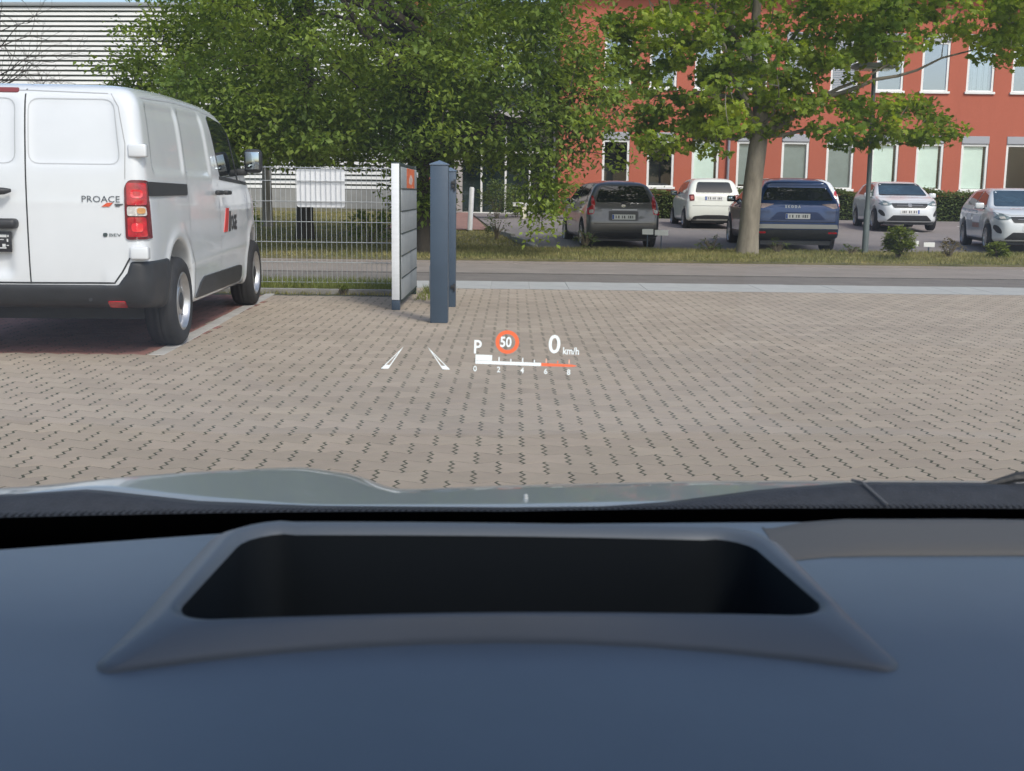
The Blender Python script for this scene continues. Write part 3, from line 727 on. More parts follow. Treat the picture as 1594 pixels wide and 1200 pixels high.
# ================================================================== VEHICLES
def van():
    v = empty('delivery_van', (-3.458, 8.11, 0), R(2.6))
    tag(v, 'white delivery van parked at the left with its rear doors towards the camera', 'van')
    xs, ys, zs = grid3(-1.04, 1.04, -.08, 5.06, .12, 2.08, .02)
    side = [(.10, .37), (.02, .48), (.0, .75), (.012, 1.25), (.075, 1.72), (.12, 1.86), (.26, 1.915), (.8, 1.945), (1.4, 1.985), (2.2, 1.995), (2.75, 1.97), (3.1, 1.87), (3.5, 1.62), (3.95, 1.32), (4.15, 1.22), (4.75, 1.06), (4.94, .90), (4.98, .55), (4.93, .30), (4.80, .24), (1.4, .24), (1.2, .26), (.45, .36)]
    front = [(.86, .20), (.925, .32), (.95, .60), (.955, .95), (.93, 1.20), (.885, 1.55), (.85, 1.80), (.75, 1.96), (.35, 2.01)]
    plan = [(.80, -.02), (.91, .045), (.94, .25), (.955, 1.2), (.955, 3.7), (.93, 4.3), (.80, 4.72), (.5, 4.96)]
    F_ = body_field(xs, ys, zs, side, front, plan, (.10, .09), (.90, 4.175), .415, .62)
    X, Z = np.meshgrid(xs, zs, indexing='ij'); Y2, Z2 = np.meshgrid(ys, zs, indexing='ij')
    def recess(sd, depth, soft): return depth/(1+np.exp(np.clip(sd/soft, -20, 20)))
    rearmask = (ys < .35)[None, :, None]; sidemask = (xs > .6)[:, None, None] | (xs < -.6)[:, None, None]
    for pl in ([(.125, 1.36), (.745, 1.36), (.70, 1.80), (.125, 1.80)], [(-.82, 1.36), (.035, 1.36), (.035, 1.80), (-.75, 1.80)]):
        F_ = F_ + np.where(rearmask, recess(sdpoly(X, Z, rpoly(pl, .07)), .014, .010)[:, None, :], 0)
    for pl in ([(-.55, .60), (-.02, .60), (-.02, .90), (-.55, .90)],):
        F_ = F_ + np.where(rearmask, recess(sdpoly(X, Z, rpoly(pl, .05)), .035, .012)[:, None, :], 0)
    F_ = F_ - np.where(rearmask, recess(np.abs(Z-1.095)-.003, .004, .012)[:, None, :], 0)
    for pl in ([(.30, 1.32), (1.22, 1.32), (1.22, 1.80), (.34, 1.78)], [(1.32, 1.32), (2.22, 1.32), (2.14, 1.82), (1.32, 1.80)]):
        F_ = F_ + np.where(sidemask, recess(sdpoly(Y2, Z2, rpoly(pl, .06)), .016, .010)[None], 0)
    # wheel-arch swell and shoulder line
    for ya in (.90, 4.175):
        d = np.abs(np.sqrt((Y2-ya)**2+(Z2-.40)**2)-.46)-.03
        F_ = F_ - np.where(sidemask, recess(d, .016, .018)[None], 0)
    F_ = F_ - np.where(sidemask, recess(np.abs(Z2-.62-.03*(Y2-2.4))-.05, .010, .03)[None], 0)
    body, B = sdf_object('body', F_, (xs[0], ys[0], zs[0]), .02, M_WHITEP, v)
    # rear bumper: the same shape a little proud, cut to its outline
    rp = [(-1.0, .315), (1.0, .315), (1.0, .70), (.79, .70), (.765, .62), (.70, .535), (-.70, .535), (-.765, .62), (-.79, .70), (-1.0, .70)]
    reg = sdpoly(X, Z, rp)[:, None, :]
    ylim = (ys - .52)[None, :, None]
    Fb = smax(smax(F_-.016, reg, .03), ylim, .02)
    k = int(.62/.02)
    sdf_object('rear_bumper', Fb[:, :k+4, :], (xs[0], ys[0], zs[0]), .02, M_BLKP, v)[0]
    gx = .105                                   # gap between the two rear doors
    W2 = .012
    strip(B, 'back', [(gx, .535), (gx, 1.2), (gx, 1.905)], .010, 'door_gap', M_GAP, v)
    strip(B, 'back', [(-.80, .545), (gx, .542), (.68, .545), (.735, .62), (.79, .72)], .012, 'door_gap', M_GAP, v)
    strip(B, 'back', [(-.74, 1.845), (gx, 1.855), (.66, 1.84)], .006, 'door_gap', mat('soft_gap', (.35, .36, .37), .6), v)
    strip(B, 'back', [(.775, 1.26), (.78, 1.5), (.735, 1.75), (.68, 1.84)], .006, 'door_gap', MATS['soft_gap'], v)
    for pl in ([(.125, 1.36), (.745, 1.36), (.70, 1.80), (.125, 1.80)], [(-.82, 1.36), (.035, 1.36), (.035, 1.80), (-.75, 1.80)]):
        strip(B, 'back', rpoly(pl, .075), .007, 'panel_edge', mat('panel_edge_shade', (.44, .46, .48), .5), v, closed=True)  # grey line paints the edge shade that the soft pressing lacks
    # tail lamps
    for s in (1, -1):
        tl = patch(B, 'back', rpoly([(s*.77, .845), (s*.915, .85), (s*.905, 1.255), (s*.80, 1.255), (s*.77, 1.21)], .03), 'tail_lamp', M_REDD, v, off=.014, step=.025)
        for (a, b_, m) in ((1.085, 1.235, M_RED), (1.01, 1.075, M_CLEAR), (.865, 1.0, M_RED)):
            patch(B, 'back', rpoly([(s*.787, a), (s*.892, a), (s*.887, b_), (s*.787, b_)], .012, 2), 'lens', m, tl, off=.021, step=.03)
        for zc in (1.16, .93):
            patch(B, 'back', rpoly([(s*.812, zc-.03), (s*.872, zc-.03), (s*.872, zc+.03), (s*.812, zc+.03)], .02, 3), 'reflector', mat('bright_red_lens', (.75, .03, .04), .1, coat=1.0), tl, off=.025, step=.03)
        patch(B, 'back', rpoly([(s*.848, 1.025), (s*.882, 1.025), (s*.882, 1.065), (s*.848, 1.065)], .01, 2), 'amber_lens', mat('amber_lens', (.55, .28, .10), .2, coat=.6), tl, off=.026, step=.03)
        patch(B, 'right' if s > 0 else 'left', [(.06, .85), (.15, .855), (.115, 1.25), (.06, 1.255)], 'side_lens', M_REDD, tl, off=.006, step=.03)
    for z in (1.455, .755):
        b = MB(); b.box(.80, .925, -.018, .06, z-.045, z+.045); b.build('door_hinge', M_WHITEP, v, bevel=.014, seg=3, rot=(0, 0, 0), loc=(0, .045 if z > 1 else .0, 0))
    # high brake lamp, handle, plate lamp bar
    patch(B, 'back', rpoly([(-.46, 1.838), (.055, 1.838), (.055, 1.868), (-.46, 1.868)], .014, 3), 'high_brake_lamp', mat('brake_lamp_brown', (.22, .05, .05), .3), v, off=.008, step=.04)
    b = MB(); b.tube([(-.22, -.035, 1.165), (-.1, -.05, 1.168), (-.02, -.05, 1.17), (.015, -.02, 1.175)], [.02, .026, .024, .012], 10); b.build('rear_door_handle', M_BLKP, v, smooth=True)
    b = MB(); b.box(-.62, .045, -.06, .05, .915, .985); b.build('plate_lamp_bar', M_BLKP, v, bevel=.028, seg=3)
    b = MB(); b.box(-.53, -.005, -.005, .012, .755, .895); pl = b.build('number_plate', mat('plate_holder_black', (.02, .02, .022), .4), v, bevel=.006)
    for i, (x, z, w, h) in enumerate([(-.06, .865, .05, .018), (-.025, .865, .010, .014), (-.10, .84, .09, .005), (-.03, .835, .010, .02), (-.055, .80, .022, .02), (-.03, .80, .016, .006), (-.09, .783, .10, .008), (-.2, .84, .10, .02), (-.22, .8, .14, .012), (-.35, .83, .12, .03)]):
        q = MB(); q.box(x-w/2, x+w/2, -.0065, -.0052, z-h/2, z+h/2); q.build('print', mat('holder_print', (.6, .62, .62), .5), pl)
    patch(B, 'back', rpoly([(.62, .385), (.74, .385), (.74, .425), (.62, .425)], .008, 2), 'bumper_reflector', M_RED, v, off=.024, step=.05)
    b = MB(); b.tube([(.52, -.022, .43), (.52, -.01, .43)], .011, 10); b.build('parking_sensor', M_BLKP, v)
    # lettering
    M_BADGE = mat('badge_grey', (.14, .15, .16), .35, metal=.6)
    decal(B, 'back', 'PROACE', .062, .475, 1.102, 'model_badge', M_BADGE, v, sx=1.12, off=.006, bold=.0)
    patch(B, 'back', [(.612, 1.072), (.665, 1.072), (.69, 1.098), (.650, 1.098)], 'badge_slash', mat('orange_badge', (.65, .10, .04), .5), v, off=.007, step=.1)
    for (xa, xb, zz) in ((.70, .755, 1.088), (.705, .735, 1.078)): patch(B, 'back', [(xa, zz-.004), (xb, zz-.004), (xb+.004, zz+.004), (xa+.004, zz+.004)], 'badge_script', M_BADGE, v, off=.007, step=.1)
    decal(B, 'back', 'BEV', .030, .655, .868, 'small_badge', mat('badge_dark', (.05, .07, .07), .4), v, sx=1.7, off=.006)
    patch(B, 'back', rpoly([(.615, .866), (.645, .866), (.645, .892), (.615, .892)], .012, 3), 'badge_dot', MATS['badge_dark'], v, off=.007, step=.05)
    # right and left flanks
    for s, ax in ((1, 'right'), (-1, 'left')):
        patch(B, ax, rpoly([(.12, 1.145), (1.22, 1.150), (1.24, 1.235), (.12, 1.245)], .012, 2), 'sliding_rail', M_BLKP, v, off=.010, step=.06)
        patch(B, ax, rpoly([(1.45, .315), (3.38, .315), (3.44, .36), (3.44, .46), (3.32, .475), (1.75, .475), (1.60, .43)], .03), 'side_trim', M_BLKP, v, off=.014, step=.07)
        gw = patch(B, ax, rpoly([(2.58, 1.31), (3.78, 1.27), (3.80, 1.34), (3.34, 1.64), (3.00, 1.80), (2.48, 1.84), (2.40, 1.80)], .05), 'side_window', M_GLASSD, v, off=.006, step=.06)
        patch(B, ax, rpoly([(2.55, 1.285), (3.84, 1.245), (3.84, 1.275), (2.55, 1.315)], .01, 2), 'window_seal', M_BLKP, gw, off=.010, step=.08)
        patch(B, ax, [(3.36, 1.29), (3.42, 1.285), (3.20, 1.70), (3.14, 1.73)], 'window_post', M_BLKP, gw, off=.009, step=.08)
        G = MATS['soft_gap']
        strip(B, ax, [(1.26, .36), (1.28, .9), (1.27, 1.3), (1.27, 1.82)], .008, 'door_gap', G, v)
        strip(B, ax, [(2.44, .34), (2.47, 1.2), (2.32, 1.86)], .008, 'door_gap', G, v)
        strip(B, ax, [(2.32, 1.86), (2.9, 1.86), (3.3, 1.71), (3.86, 1.30), (3.86, .9), (3.78, .84)], .008, 'door_gap', G, v)
        strip(B, ax, [(.34, 1.83), (1.3, 1.87), (2.32, 1.875)], .008, 'roof_gutter', G, v)
        for yh in (2.28, 2.64):
            b = MB(); x = .945; b.box(*sorted((s*x, s*(x+.045))), yh-.10, yh+.10, 1.15, 1.19); b.build('door_handle', M_BLKP, v, bevel=.015, seg=3)
        patch(B, ax, rpoly([(4.52, .80), (4.78, .82), (4.86, .93), (4.62, 1.02), (4.48, .98)], .03), 'headlamp', M_CLEAR, v, off=.006, step=.05)
    # flank lettering
    patch(B, 'right', [(2.60, .815), (2.76, .815), (2.86, 1.03), (2.74, 1.03)], 'red_stripe', mat('stripe_red', (.55, .04, .035), .45), v, off=.006, step=.1)
    patch(B, 'right', [(2.81, .815), (2.90, .815), (2.94, 1.0), (2.88, 1.0)], 'black_stripe', mat('stripe_black', (.03, .03, .035), .45), v, off=.006, step=.1)
    decal(B, 'right', 'OGE', .185, 2.94, .83, 'flank_lettering', MATS['stripe_black'], v, sx=.72, bold=.008)
    # mirrors
    for s in (1, -1):
        b = MB(); b.box(*sorted((s*.975, s*1.145)), 3.42, 3.55, 1.36, 1.59); mo = b.build('wing_mirror', M_BLKP, v, bevel=.045, seg=4)
        b = MB(); b.box(*sorted((s*.995, s*1.125)), 3.409, 3.416, 1.395, 1.56); b.build('mirror_glass', mat('mirror_glass', (.45, .52, .56), .02, metal=1.0), mo, bevel=.02, seg=3)
        b = MB(); b.box(*sorted((s*.87, s*1.0)), 3.45, 3.52, 1.335, 1.40); b.build('mirror_arm', M_BLKP, mo, bevel=.02)
    # windscreen, underbody, wheels
    patch(B, 'front', rpoly([(-.80, 1.26), (.80, 1.26), (.72, 1.80), (-.72, 1.80)], .06), 'windscreen', M_GLASSD, v, off=.006, step=.08)
    b = MB(); b.box(-.70, .70, .7, 4.7, .22, .34); b.build('underbody', M_BLKP, v)
    b = MB(); b.tube([(-.75, .9, .34), (.75, .9, .34)], .05, 10); b.build('rear_axle', M_BLKP, v)
    wheels(v, .342, .225, (.90, 4.175), .945, 'steel')
    return v
van()

def car(name, label, loc, rz, P):
    c = empty(name, loc, rz); tag(c, label, 'car', P.get('group'))
    L, Wd, Hh = P['L'], P['W'], P['H']; st = P.get('st', .03); h = Wd/2
    xs, ys, zs = grid3(-h-.09, h+.09, -.09, L+.09, .08, Hh+.09, st)
    F_ = body_field(xs, ys, zs, P['side'], P['front'], P['plan'], P.get('k', (.09, .10)), P['axles'], P['wr']+.05, h-.24)
    Y2, Z2 = np.meshgrid(ys, zs, indexing='ij'); sidemask = np.abs(xs)[:, None, None] > h*.6
    for ya in P['axles']:
        d = np.abs(np.sqrt((Y2-ya)**2+(Z2-P['wr'])**2)-P['wr']-.09)-.02
        F_ = F_ - np.where(sidemask, (.012/(1+np.exp(np.clip(d/.02, -20, 20))))[None], 0)
    d = np.abs(Z2-P.get('crease', .72))-.02
    F_ = F_ - np.where(sidemask, (.012/(1+np.exp(np.clip(d/.03, -20, 20))))[None], 0)
    body, B = sdf_object('body', F_, (xs[0], ys[0], zs[0]), st, P['paint'], c)
    for (nm, ax, poly, rad, m, off) in P['patches']:
        o = patch(B, ax, rpoly(poly, rad, 3), nm, m, c, off=off, step=.06)
    for (nm, ax, poly, rad, m, off) in P.get('mirrored', []):
        for s in (1, -1):
            a = ax if ax in ('back', 'front', 'top') else ('right' if s > 0 else 'left')
            pl = [(s*x, z) for x, z in poly] if ax in ('back', 'front', 'top') else poly
            patch(B, a, rpoly(pl, rad, 3), nm, m, c, off=off, step=.06)
    for (ax, ln, w) in P.get('gaps', []):
        for a in (('right', 'left') if ax == 'side' else (ax,)): strip(B, a, ln, w, 'panel_gap', P.get('gapmat', M_GAP), c, off=.003)
    for (nm, ax, txt, size, a, z, m, fl, sx) in P.get('texts', []): decal(B, ax, txt, size, a, z, nm, m, c, sx=sx, flip=fl, bold=.004)
    for (ax, z) in P.get('plates', []): plate(c, B, ax, z)
    for (y, z) in P.get('handles', []):
        for s in (1, -1):
            q, n = cast(B, 'right' if s > 0 else 'left', y, z, 0)
            b = MB(); b.box(q.x-.02 if s < 0 else q.x-.012, q.x+.012 if s < 0 else q.x+.02, y-.09, y+.09, z-.016, z+.016); b.build('door_handle', P.get('handlemat', P['paint']), c, bevel=.008)
    my, mz = P['mirror']
    for s in (1, -1): mirror(c, None, s, my, mz, h*.93, P.get('mirrormat', M_BLKP))
    b = MB(); b.box(-h+.2, h-.2, .2, L-.2, .17, .26); b.build('underbody', M_BLKP, c)
    wheels(c, P['wr'], P.get('ww', .2), P['axles'], h-.01, P.get('rim', 'ten'))
    return c, B

def plan_of(h, L, rr=.10, fr=.30): return [(h*.80, -.02), (h*.96, rr*.6), (h, rr*2.5), (h, L*.45), (h*.99, L*.75), (h*.93, L-fr), (h*.70, L-.06), (h*.35, L+.01)]

M_GREYM = mat('grey_metallic_paint', (.105, .105, .110), .32, metal=.55, coat=.8, var=(120, .05))
M_BLUEM = mat('blue_metallic_paint', (.005, .040, .150), .28, metal=.35, coat=.8, var=(120, .06))
M_CREAM = mat('cream_white_paint', (.78, .80, .74), .28, coat=.7)
M_SILV = mat('silver_trim', (.42, .42, .41), .4, metal=.6)

# ---- grey compact people carrier
h = .85
sidep = [(.14, .22), (.02, .34), (.0, .58), (.05, .74), (.08, .96), (.30, 1.34), (.40, 1.46), (.85, 1.52), (1.5, 1.53), (2.2, 1.49), (2.6, 1.34), (3.15, .99), (3.6, .88), (3.95, .72), (4.08, .50), (4.04, .26), (3.85, .2), (.4, .2)]
frontp = [(.76, .16), (.83, .30), (.848, .60), (.835, .84), (.79, 1.00), (.63, 1.34), (.51, 1.46), (.24, 1.535)]
note = dict(L=4.10, W=1.70, H=1.53, side=sidep, front=frontp, plan=plan_of(.85, 4.1), axles=(.74, 3.32), wr=.30, paint=M_GREYM, crease=.80,
  patches=[('rear_window', 'back', [(-.62, 1.02), (.62, 1.02), (.48, 1.37), (-.48, 1.37)], .06, M_GLASSD, .006),
           ('lower_bumper', 'back', [(-.80, .19), (.80, .19), (.78, .33), (.45, .37), (-.45, .37), (-.78, .33)], .04, M_BLKP, .012),
           ('plate_recess', 'back', [(-.33, .62), (.33, .62), (.33, .83), (-.33, .83)], .02, mat('grey_recess_shade', (.06, .06, .062), .4, metal=.3), .006),  # recess shade put into a darker body colour on a flat patch
           ('handle_strip', 'back', [(-.26, .845), (.30, .845), (.30, .872), (-.26, .872)], .01, mat('dull_chrome', (.32, .32, .33), .35, metal=.7), .014),
           ('emblem', 'back', [(-.05, .91), (.05, .91), (.05, .97), (-.05, .97)], .03, M_CHROME, .012),
           ('wiper_hub', 'back', [(-.05, .985), (.06, .985), (.06, 1.035), (-.05, 1.035)], .02, M_BLKP, .02),
           ('windscreen', 'front', [(-.66, 1.0), (.66, 1.0), (.55, 1.40), (-.55, 1.40)], .06, M_GLASSD, .006),
           ('front_grille', 'front', [(-.5, .42), (.5, .42), (.42, .66), (-.42, .66)], .04, M_BLKP, .008)],
  mirrored=[('tail_lamp', 'back', [(.66, .76), (.80, .74), (.80, .92), (.74, 1.16), (.66, 1.16), (.63, .98)], .03, M_RED, .010),
            ('tail_lens', 'back', [(.68, .79), (.76, .78), (.76, .85), (.68, .86)], .02, M_CLEAR, .015),
            ('headlamp', 'front', [(.50, .70), (.78, .72), (.76, .90), (.60, .86)], .03, M_CLEAR, .008),
            ('side_window', 'side', [(.48, 1.06), (1.58, 1.02), (1.58, 1.40), (.72, 1.40)], .05, M_GLASSD, .006),
            ('side_window', 'side', [(1.66, 1.02), (2.92, 1.0), (2.46, 1.34), (1.66, 1.40)], .05, M_GLASSD, .006)],
  gaps=[('side', [(1.62, .3), (1.62, 1.0), (1.62, 1.44)], .012), ('side', [(2.66, .3), (2.72, .95)], .012), ('side', [(.86, .62), (.80, .95), (.72, 1.44)], .012), ('back', [(-.66, .56), (.66, .56)], .012)],
  plates=[('back', .70)], handles=[(1.05, .90), (1.95, .88)], mirror=(2.72, 1.02), rim='ten')
car('parked_car', 'grey metallic hatchback seen from behind, half under the drooping tree branches', (2.42, 26.0, 0), R(6.0), note)

# ---- small white rounded hatchback
sidep = [(.12, .22), (.0, .36), (.0, .62), (.06, .78), (.10, .98), (.34, 1.34), (.48, 1.44), (.9, 1.485), (1.5, 1.485), (1.95, 1.42), (2.3, 1.22), (2.62, 1.0), (3.1, .90), (3.42, .70), (3.55, .48), (3.52, .26), (3.35, .2), (.4, .2)]
frontp = [(.72, .16), (.79, .30), (.81, .58), (.80, .80), (.74, 1.02), (.64, 1.30), (.52, 1.44), (.25, 1.49)]
fiat = dict(L=3.57, W=1.63, H=1.49, side=sidep, front=frontp, plan=plan_of(.815, 3.57, .12, .4), axles=(.62, 2.92), wr=.29, paint=M_CREAM, crease=.80, k=(.13, .13),
  patches=[('rear_window', 'back', [(-.54, 1.03), (.54, 1.03), (.46, 1.33), (-.46, 1.33)], .06, M_GLASSD, .006),
           ('lower_bumper', 'back', [(-.66, .20), (.66, .20), (.58, .36), (.25, .40), (-.25, .40), (-.58, .36)], .05, M_BLKP, .010),
           ('boot_handle', 'back', [(-.22, .945), (.22, .945), (.22, .965), (-.22, .965)], .008, M_CHROME, .014),
           ('windscreen', 'front', [(-.62, .98), (.62, .98), (.52, 1.36), (-.52, 1.36)], .06, M_GLASSD, .006)],
  mirrored=[('tail_lamp', 'back', [(.56, .80), (.70, .79), (.71, .97), (.57, .98)], .03, M_REDD, .012),
            ('tail_lens', 'back', [(.59, .84), (.67, .835), (.675, .93), (.60, .935)], .02, mat('pinkish_lens', (.5, .16, .14), .2, coat=.5), .016),
            ('headlamp', 'front', [(.48, .62), (.68, .62), (.68, .78), (.48, .78)], .08, M_CLEAR, .008),
            ('side_window', 'side', [(.62, 1.03), (1.20, 1.0), (1.20, 1.36), (.80, 1.34)], .05, M_GLASSD, .006),
            ('side_window', 'side', [(1.26, 1.0), (2.30, .98), (1.92, 1.30), (1.26, 1.37)], .05, M_GLASSD, .006)],
  gaps=[('side', [(1.22, .3), (1.22, 1.0), (1.22, 1.40)], .012), ('side', [(2.34, .3), (2.36, .95)], .012), ('back', [(-.62, .66), (.62, .66)], .012), ('back', [(-.5, 1.0), (.5, 1.0)], .008)],
  gapmat=mat('pale_gap', (.25, .25, .24), .8), plates=[('back', .87)], handles=[(1.40, .90)], mirror=(2.20, 1.02), rim='ten')
car('parked_car', 'small rounded cream-white hatchback seen from behind, close to the red building', (5.72, 33.8, T(34)), R(.5), fiat)

# ---- blue SUV
sidep = [(.14, .30), (.02, .42), (.0, .66), (.03, .92), (.07, 1.06), (.34, 1.38), (.30, 1.46), (.36, 1.53), (1.0, 1.62), (1.9, 1.62), (2.5, 1.52), (3.1, 1.22), (3.45, 1.06), (4.1, .98), (4.5, .82), (4.63, .56), (4.58, .30), (4.4, .24), (.4, .24)]
frontp = [(.84, .20), (.92, .34), (.94, .66), (.93, .93), (.86, 1.10), (.69, 1.44), (.58, 1.56), (.28, 1.63)]
enyaq = dict(L=4.65, W=1.88, H=1.63, side=sidep, front=frontp, plan=plan_of(.94, 4.65), axles=(.86, 3.62), wr=.36, ww=.235, paint=M_BLUEM, crease=.92,
  patches=[('rear_window', 'back', [(-.76, 1.11), (.76, 1.11), (.62, 1.38), (-.62, 1.38)], .07, M_GLASSD, .006),
           ('silver_strip', 'back', [(-.86, .52), (.86, .52), (.84, .61), (-.84, .61)], .02, M_SILV, .014),
           ('lower_bumper', 'back', [(-.90, .26), (.90, .26), (.90, .50), (-.90, .50)], .04, M_BLKP, .010),
           ('plate_recess', 'back', [(-.60, .70), (.60, .70), (.42, .87), (-.42, .87)], .04, mat('blue_recess_shade', (.012, .03, .10), .35, metal=.3), .004),  # darker blue patch carries the shade of an uncarved recess
           ('roof_glass', 'top', [(-.56, .75), (.56, .75), (.54, 2.3), (-.54, 2.3)], .06, M_GLASSD, .004),
           ('windscreen', 'front', [(-.74, 1.06), (.74, 1.06), (.60, 1.50), (-.60, 1.50)], .07, M_GLASSD, .006),
           ('front_grille', 'front', [(-.5, .60), (.5, .60), (.46, .86), (-.46, .86)], .04, M_BLKP, .008)],
  mirrored=[('tail_lamp', 'back', [(.50, 1.03), (.88, 1.05), (.91, .97), (.74, .94)], .012, mat('tail_lamp_pale', (.50, .36, .34), .2, coat=.6, var=(9, .4)), .012),
            ('bumper_reflector', 'back', [(.66, .42), (.84, .42), (.84, .455), (.66, .455)], .01, M_RED, .016),
            ('headlamp', 'front', [(.52, .80), (.86, .84), (.86, .94), (.60, .90)], .02, M_CLEAR, .008),
            ('side_window', 'side', [(.52, 1.16), (1.80, 1.10), (1.80, 1.47), (.80, 1.47)], .06, M_GLASSD, .006),
            ('side_window', 'side', [(1.88, 1.10), (3.28, 1.08), (2.70, 1.40), (1.88, 1.48)], .06, M_GLASSD, .006),
            ('sill_trim', 'side', [(1.3, .27), (3.2, .27), (3.2, .42), (1.3, .42)], .03, M_BLKP, .010)],
  gaps=[('side', [(1.84, .42), (1.84, 1.1), (1.84, 1.54)], .012), ('side', [(3.06, .42), (3.10, 1.06)], .012), ('back', [(-.8, .66), (.8, .66)], .012)],
  texts=[('lettering', 'back', 'S K O D A', .072, -.27, .955, mat('bright_letter', (.6, .62, .65), .3), 1, 1.0)],
  plates=[('back', .78)], handles=[(1.30, .98), (2.25, .96)], mirror=(3.02, 1.13), rim='five')
car('parked_car', 'blue metallic SUV with lettering on the tailgate, parked behind the maple trunk', (6.02, 25.05, 0), R(-2.0), enyaq)

# ---- two white hatchbacks facing the camera
sidep = [(.14, .22), (.02, .36), (.0, .62), (.06, .82), (.10, .98), (.34, 1.24), (.40, 1.33), (.9, 1.42), (1.6, 1.43), (2.2, 1.38), (2.75, 1.12), (3.05, .97), (3.55, .90), (3.92, .76), (4.05, .55), (4.04, .32), (3.94, .20), (.4, .2)]
frontp = [(.78, .16), (.86, .28), (.88, .58), (.86, .84), (.78, 1.02), (.64, 1.30), (.54, 1.40), (.26, 1.435)]
def corsa(txt):
    return dict(L=4.06, W=1.76, H=1.435, side=sidep, front=frontp, plan=plan_of(.88, 4.06, .10, .36), axles=(.70, 3.24), wr=.31, paint=M_WHITEP, crease=.66,
  patches=[('windscreen', 'front', [(-.68, .985), (.68, .985), (.56, 1.335), (-.56, 1.335)], .05, mat('windscreen_blueish', (.03, .055, .075), .04, spec=.9, var=(1.6, .5)), .006),
           ('upper_grille', 'front', [(-.44, .640), (.44, .640), (.52, .765), (-.52, .765)], .035, M_BLKP, .010),
           ('grille_bar', 'front', [(-.36, .700), (.36, .700), (.36, .712), (-.36, .712)], .005, MATS['dull_chrome'], .016),
           ('emblem', 'front', [(-.055, .665), (.055, .665), (.055, .750), (-.055, .750)], .04, MATS['dull_chrome'], .020),
           ('lower_intake', 'front', [(-.62, .28), (.62, .28), (.46, .435), (-.46, .435)], .03, M_BLKP, .010),
           ('rear_window', 'back', [(-.56, 1.0), (.56, 1.0), (.48, 1.26), (-.48, 1.26)], .06, M_GLASSD, .006)],
  mirrored=[('headlamp', 'front', [(.47, .735), (.58, .70), (.74, .70), (.82, .77), (.80, .86), (.66, .83)], .02, mat('headlamp_dark', (.16, .20, .20), .1, coat=.9, var=(10, .6)), .010),
            ('daylight_lens', 'front', [(.60, .72), (.70, .72), (.72, .76), (.62, .765)], .015, M_CLEAR, .016),
            ('fog_slot', 'front', [(.66, .40), (.74, .42), (.80, .52), (.79, .60), (.73, .57), (.67, .48)], .03, M_BLKP, .010),
            ('tail_lamp', 'back', [(.56, .82), (.82, .84), (.80, .95), (.60, .94)], .02, M_RED, .010),
            ('side_window', 'side', [(.62, 1.03), (1.60, .99), (1.60, 1.32), (.86, 1.30)], .05, M_GLASSD, .006),
            ('side_window', 'side', [(1.68, .99), (2.86, .96), (2.40, 1.23), (1.68, 1.33)], .05, M_GLASSD, .006),
            ('sill_trim', 'side', [(1.15, .20), (2.8, .20), (2.8, .27), (1.15, .27)], .02, M_BLKP, .008)],
  gaps=[('side', [(1.64, .27), (1.64, 1.0), (1.64, 1.36)], .010), ('side', [(2.76, .27), (2.80, .92)], .010), ('front', [(-.78, .86), (-.5, .80), (.5, .80), (.78, .86)], .008)],
  gapmat=MATS['pale_gap'],
  plates=[('front', .53)], handles=[(1.10, .86), (1.98, .84)], mirror=(2.66, .99), mirrormat=M_WHITEP, rim='ten', group='white hatchbacks facing the street')
c1, B1 = car('parked_car', 'white hatchback with faded red bonnet lettering, nearer the building behind the lamp post', (11.5, 37.3, T(35)), R(180-5.0), corsa(''))
c2, B2 = car('parked_car', 'white hatchback with lettered flank cut off by the right picture edge', (11.95, 29.4, T(27.5)), R(180-10.0), corsa(''))
M_FADED = mat('faded_red_print', (.62, .36, .36), .5, var=(14, .4), col2=(.78, .72, .72))
for (c_, B_) in ((c1, B1), (c2, B2)):
    for (a, b_) in ((-.40, -.22), (-.19, .10), (.14, .38)):
        patch(B_, 'top', rpoly([(a, 3.22), (b_, 3.22), (b_, 3.31), (a, 3.31)], .02), 'bonnet_print', M_FADED, c_, off=.004, step=.08, skirt=False)
for ax in ('right', 'left'):
    for (a, b_, z0, z1, m) in ((1.05, 1.50, .66, .80, mat('flank_white', (.86, .87, .9), .4)), (1.75, 2.5, .62, .77, mat('flank_white', (.86, .87, .9), .4)), (1.72, 2.45, .50, .60, mat('flank_red', (.30, .15, .13), .5, var=(9, .4)))):
        patch(B2, ax, rpoly([(a, z0), (b_, z0), (b_, z1), (a, z1)], .03), 'flank_print', m, c2, off=.005, step=.08, skirt=False)
# ---- white car with a dark roof hidden behind the blue SUV
hid = dict(note); hid.update(dict(paint=M_WHITEP, texts=[], plates=[('back', .72)]))
hid['patches'] = note['patches'] + [('roof_glass', 'top', [(-.50, .55), (.50, .55), (.48, 2.2), (-.48, 2.2)], .08, M_GLASSD, .004)]
car('parked_car', 'white hatchback with dark glass roof mostly hidden behind the blue SUV', (7.78, 31.2, T(32)), R(-4), hid)

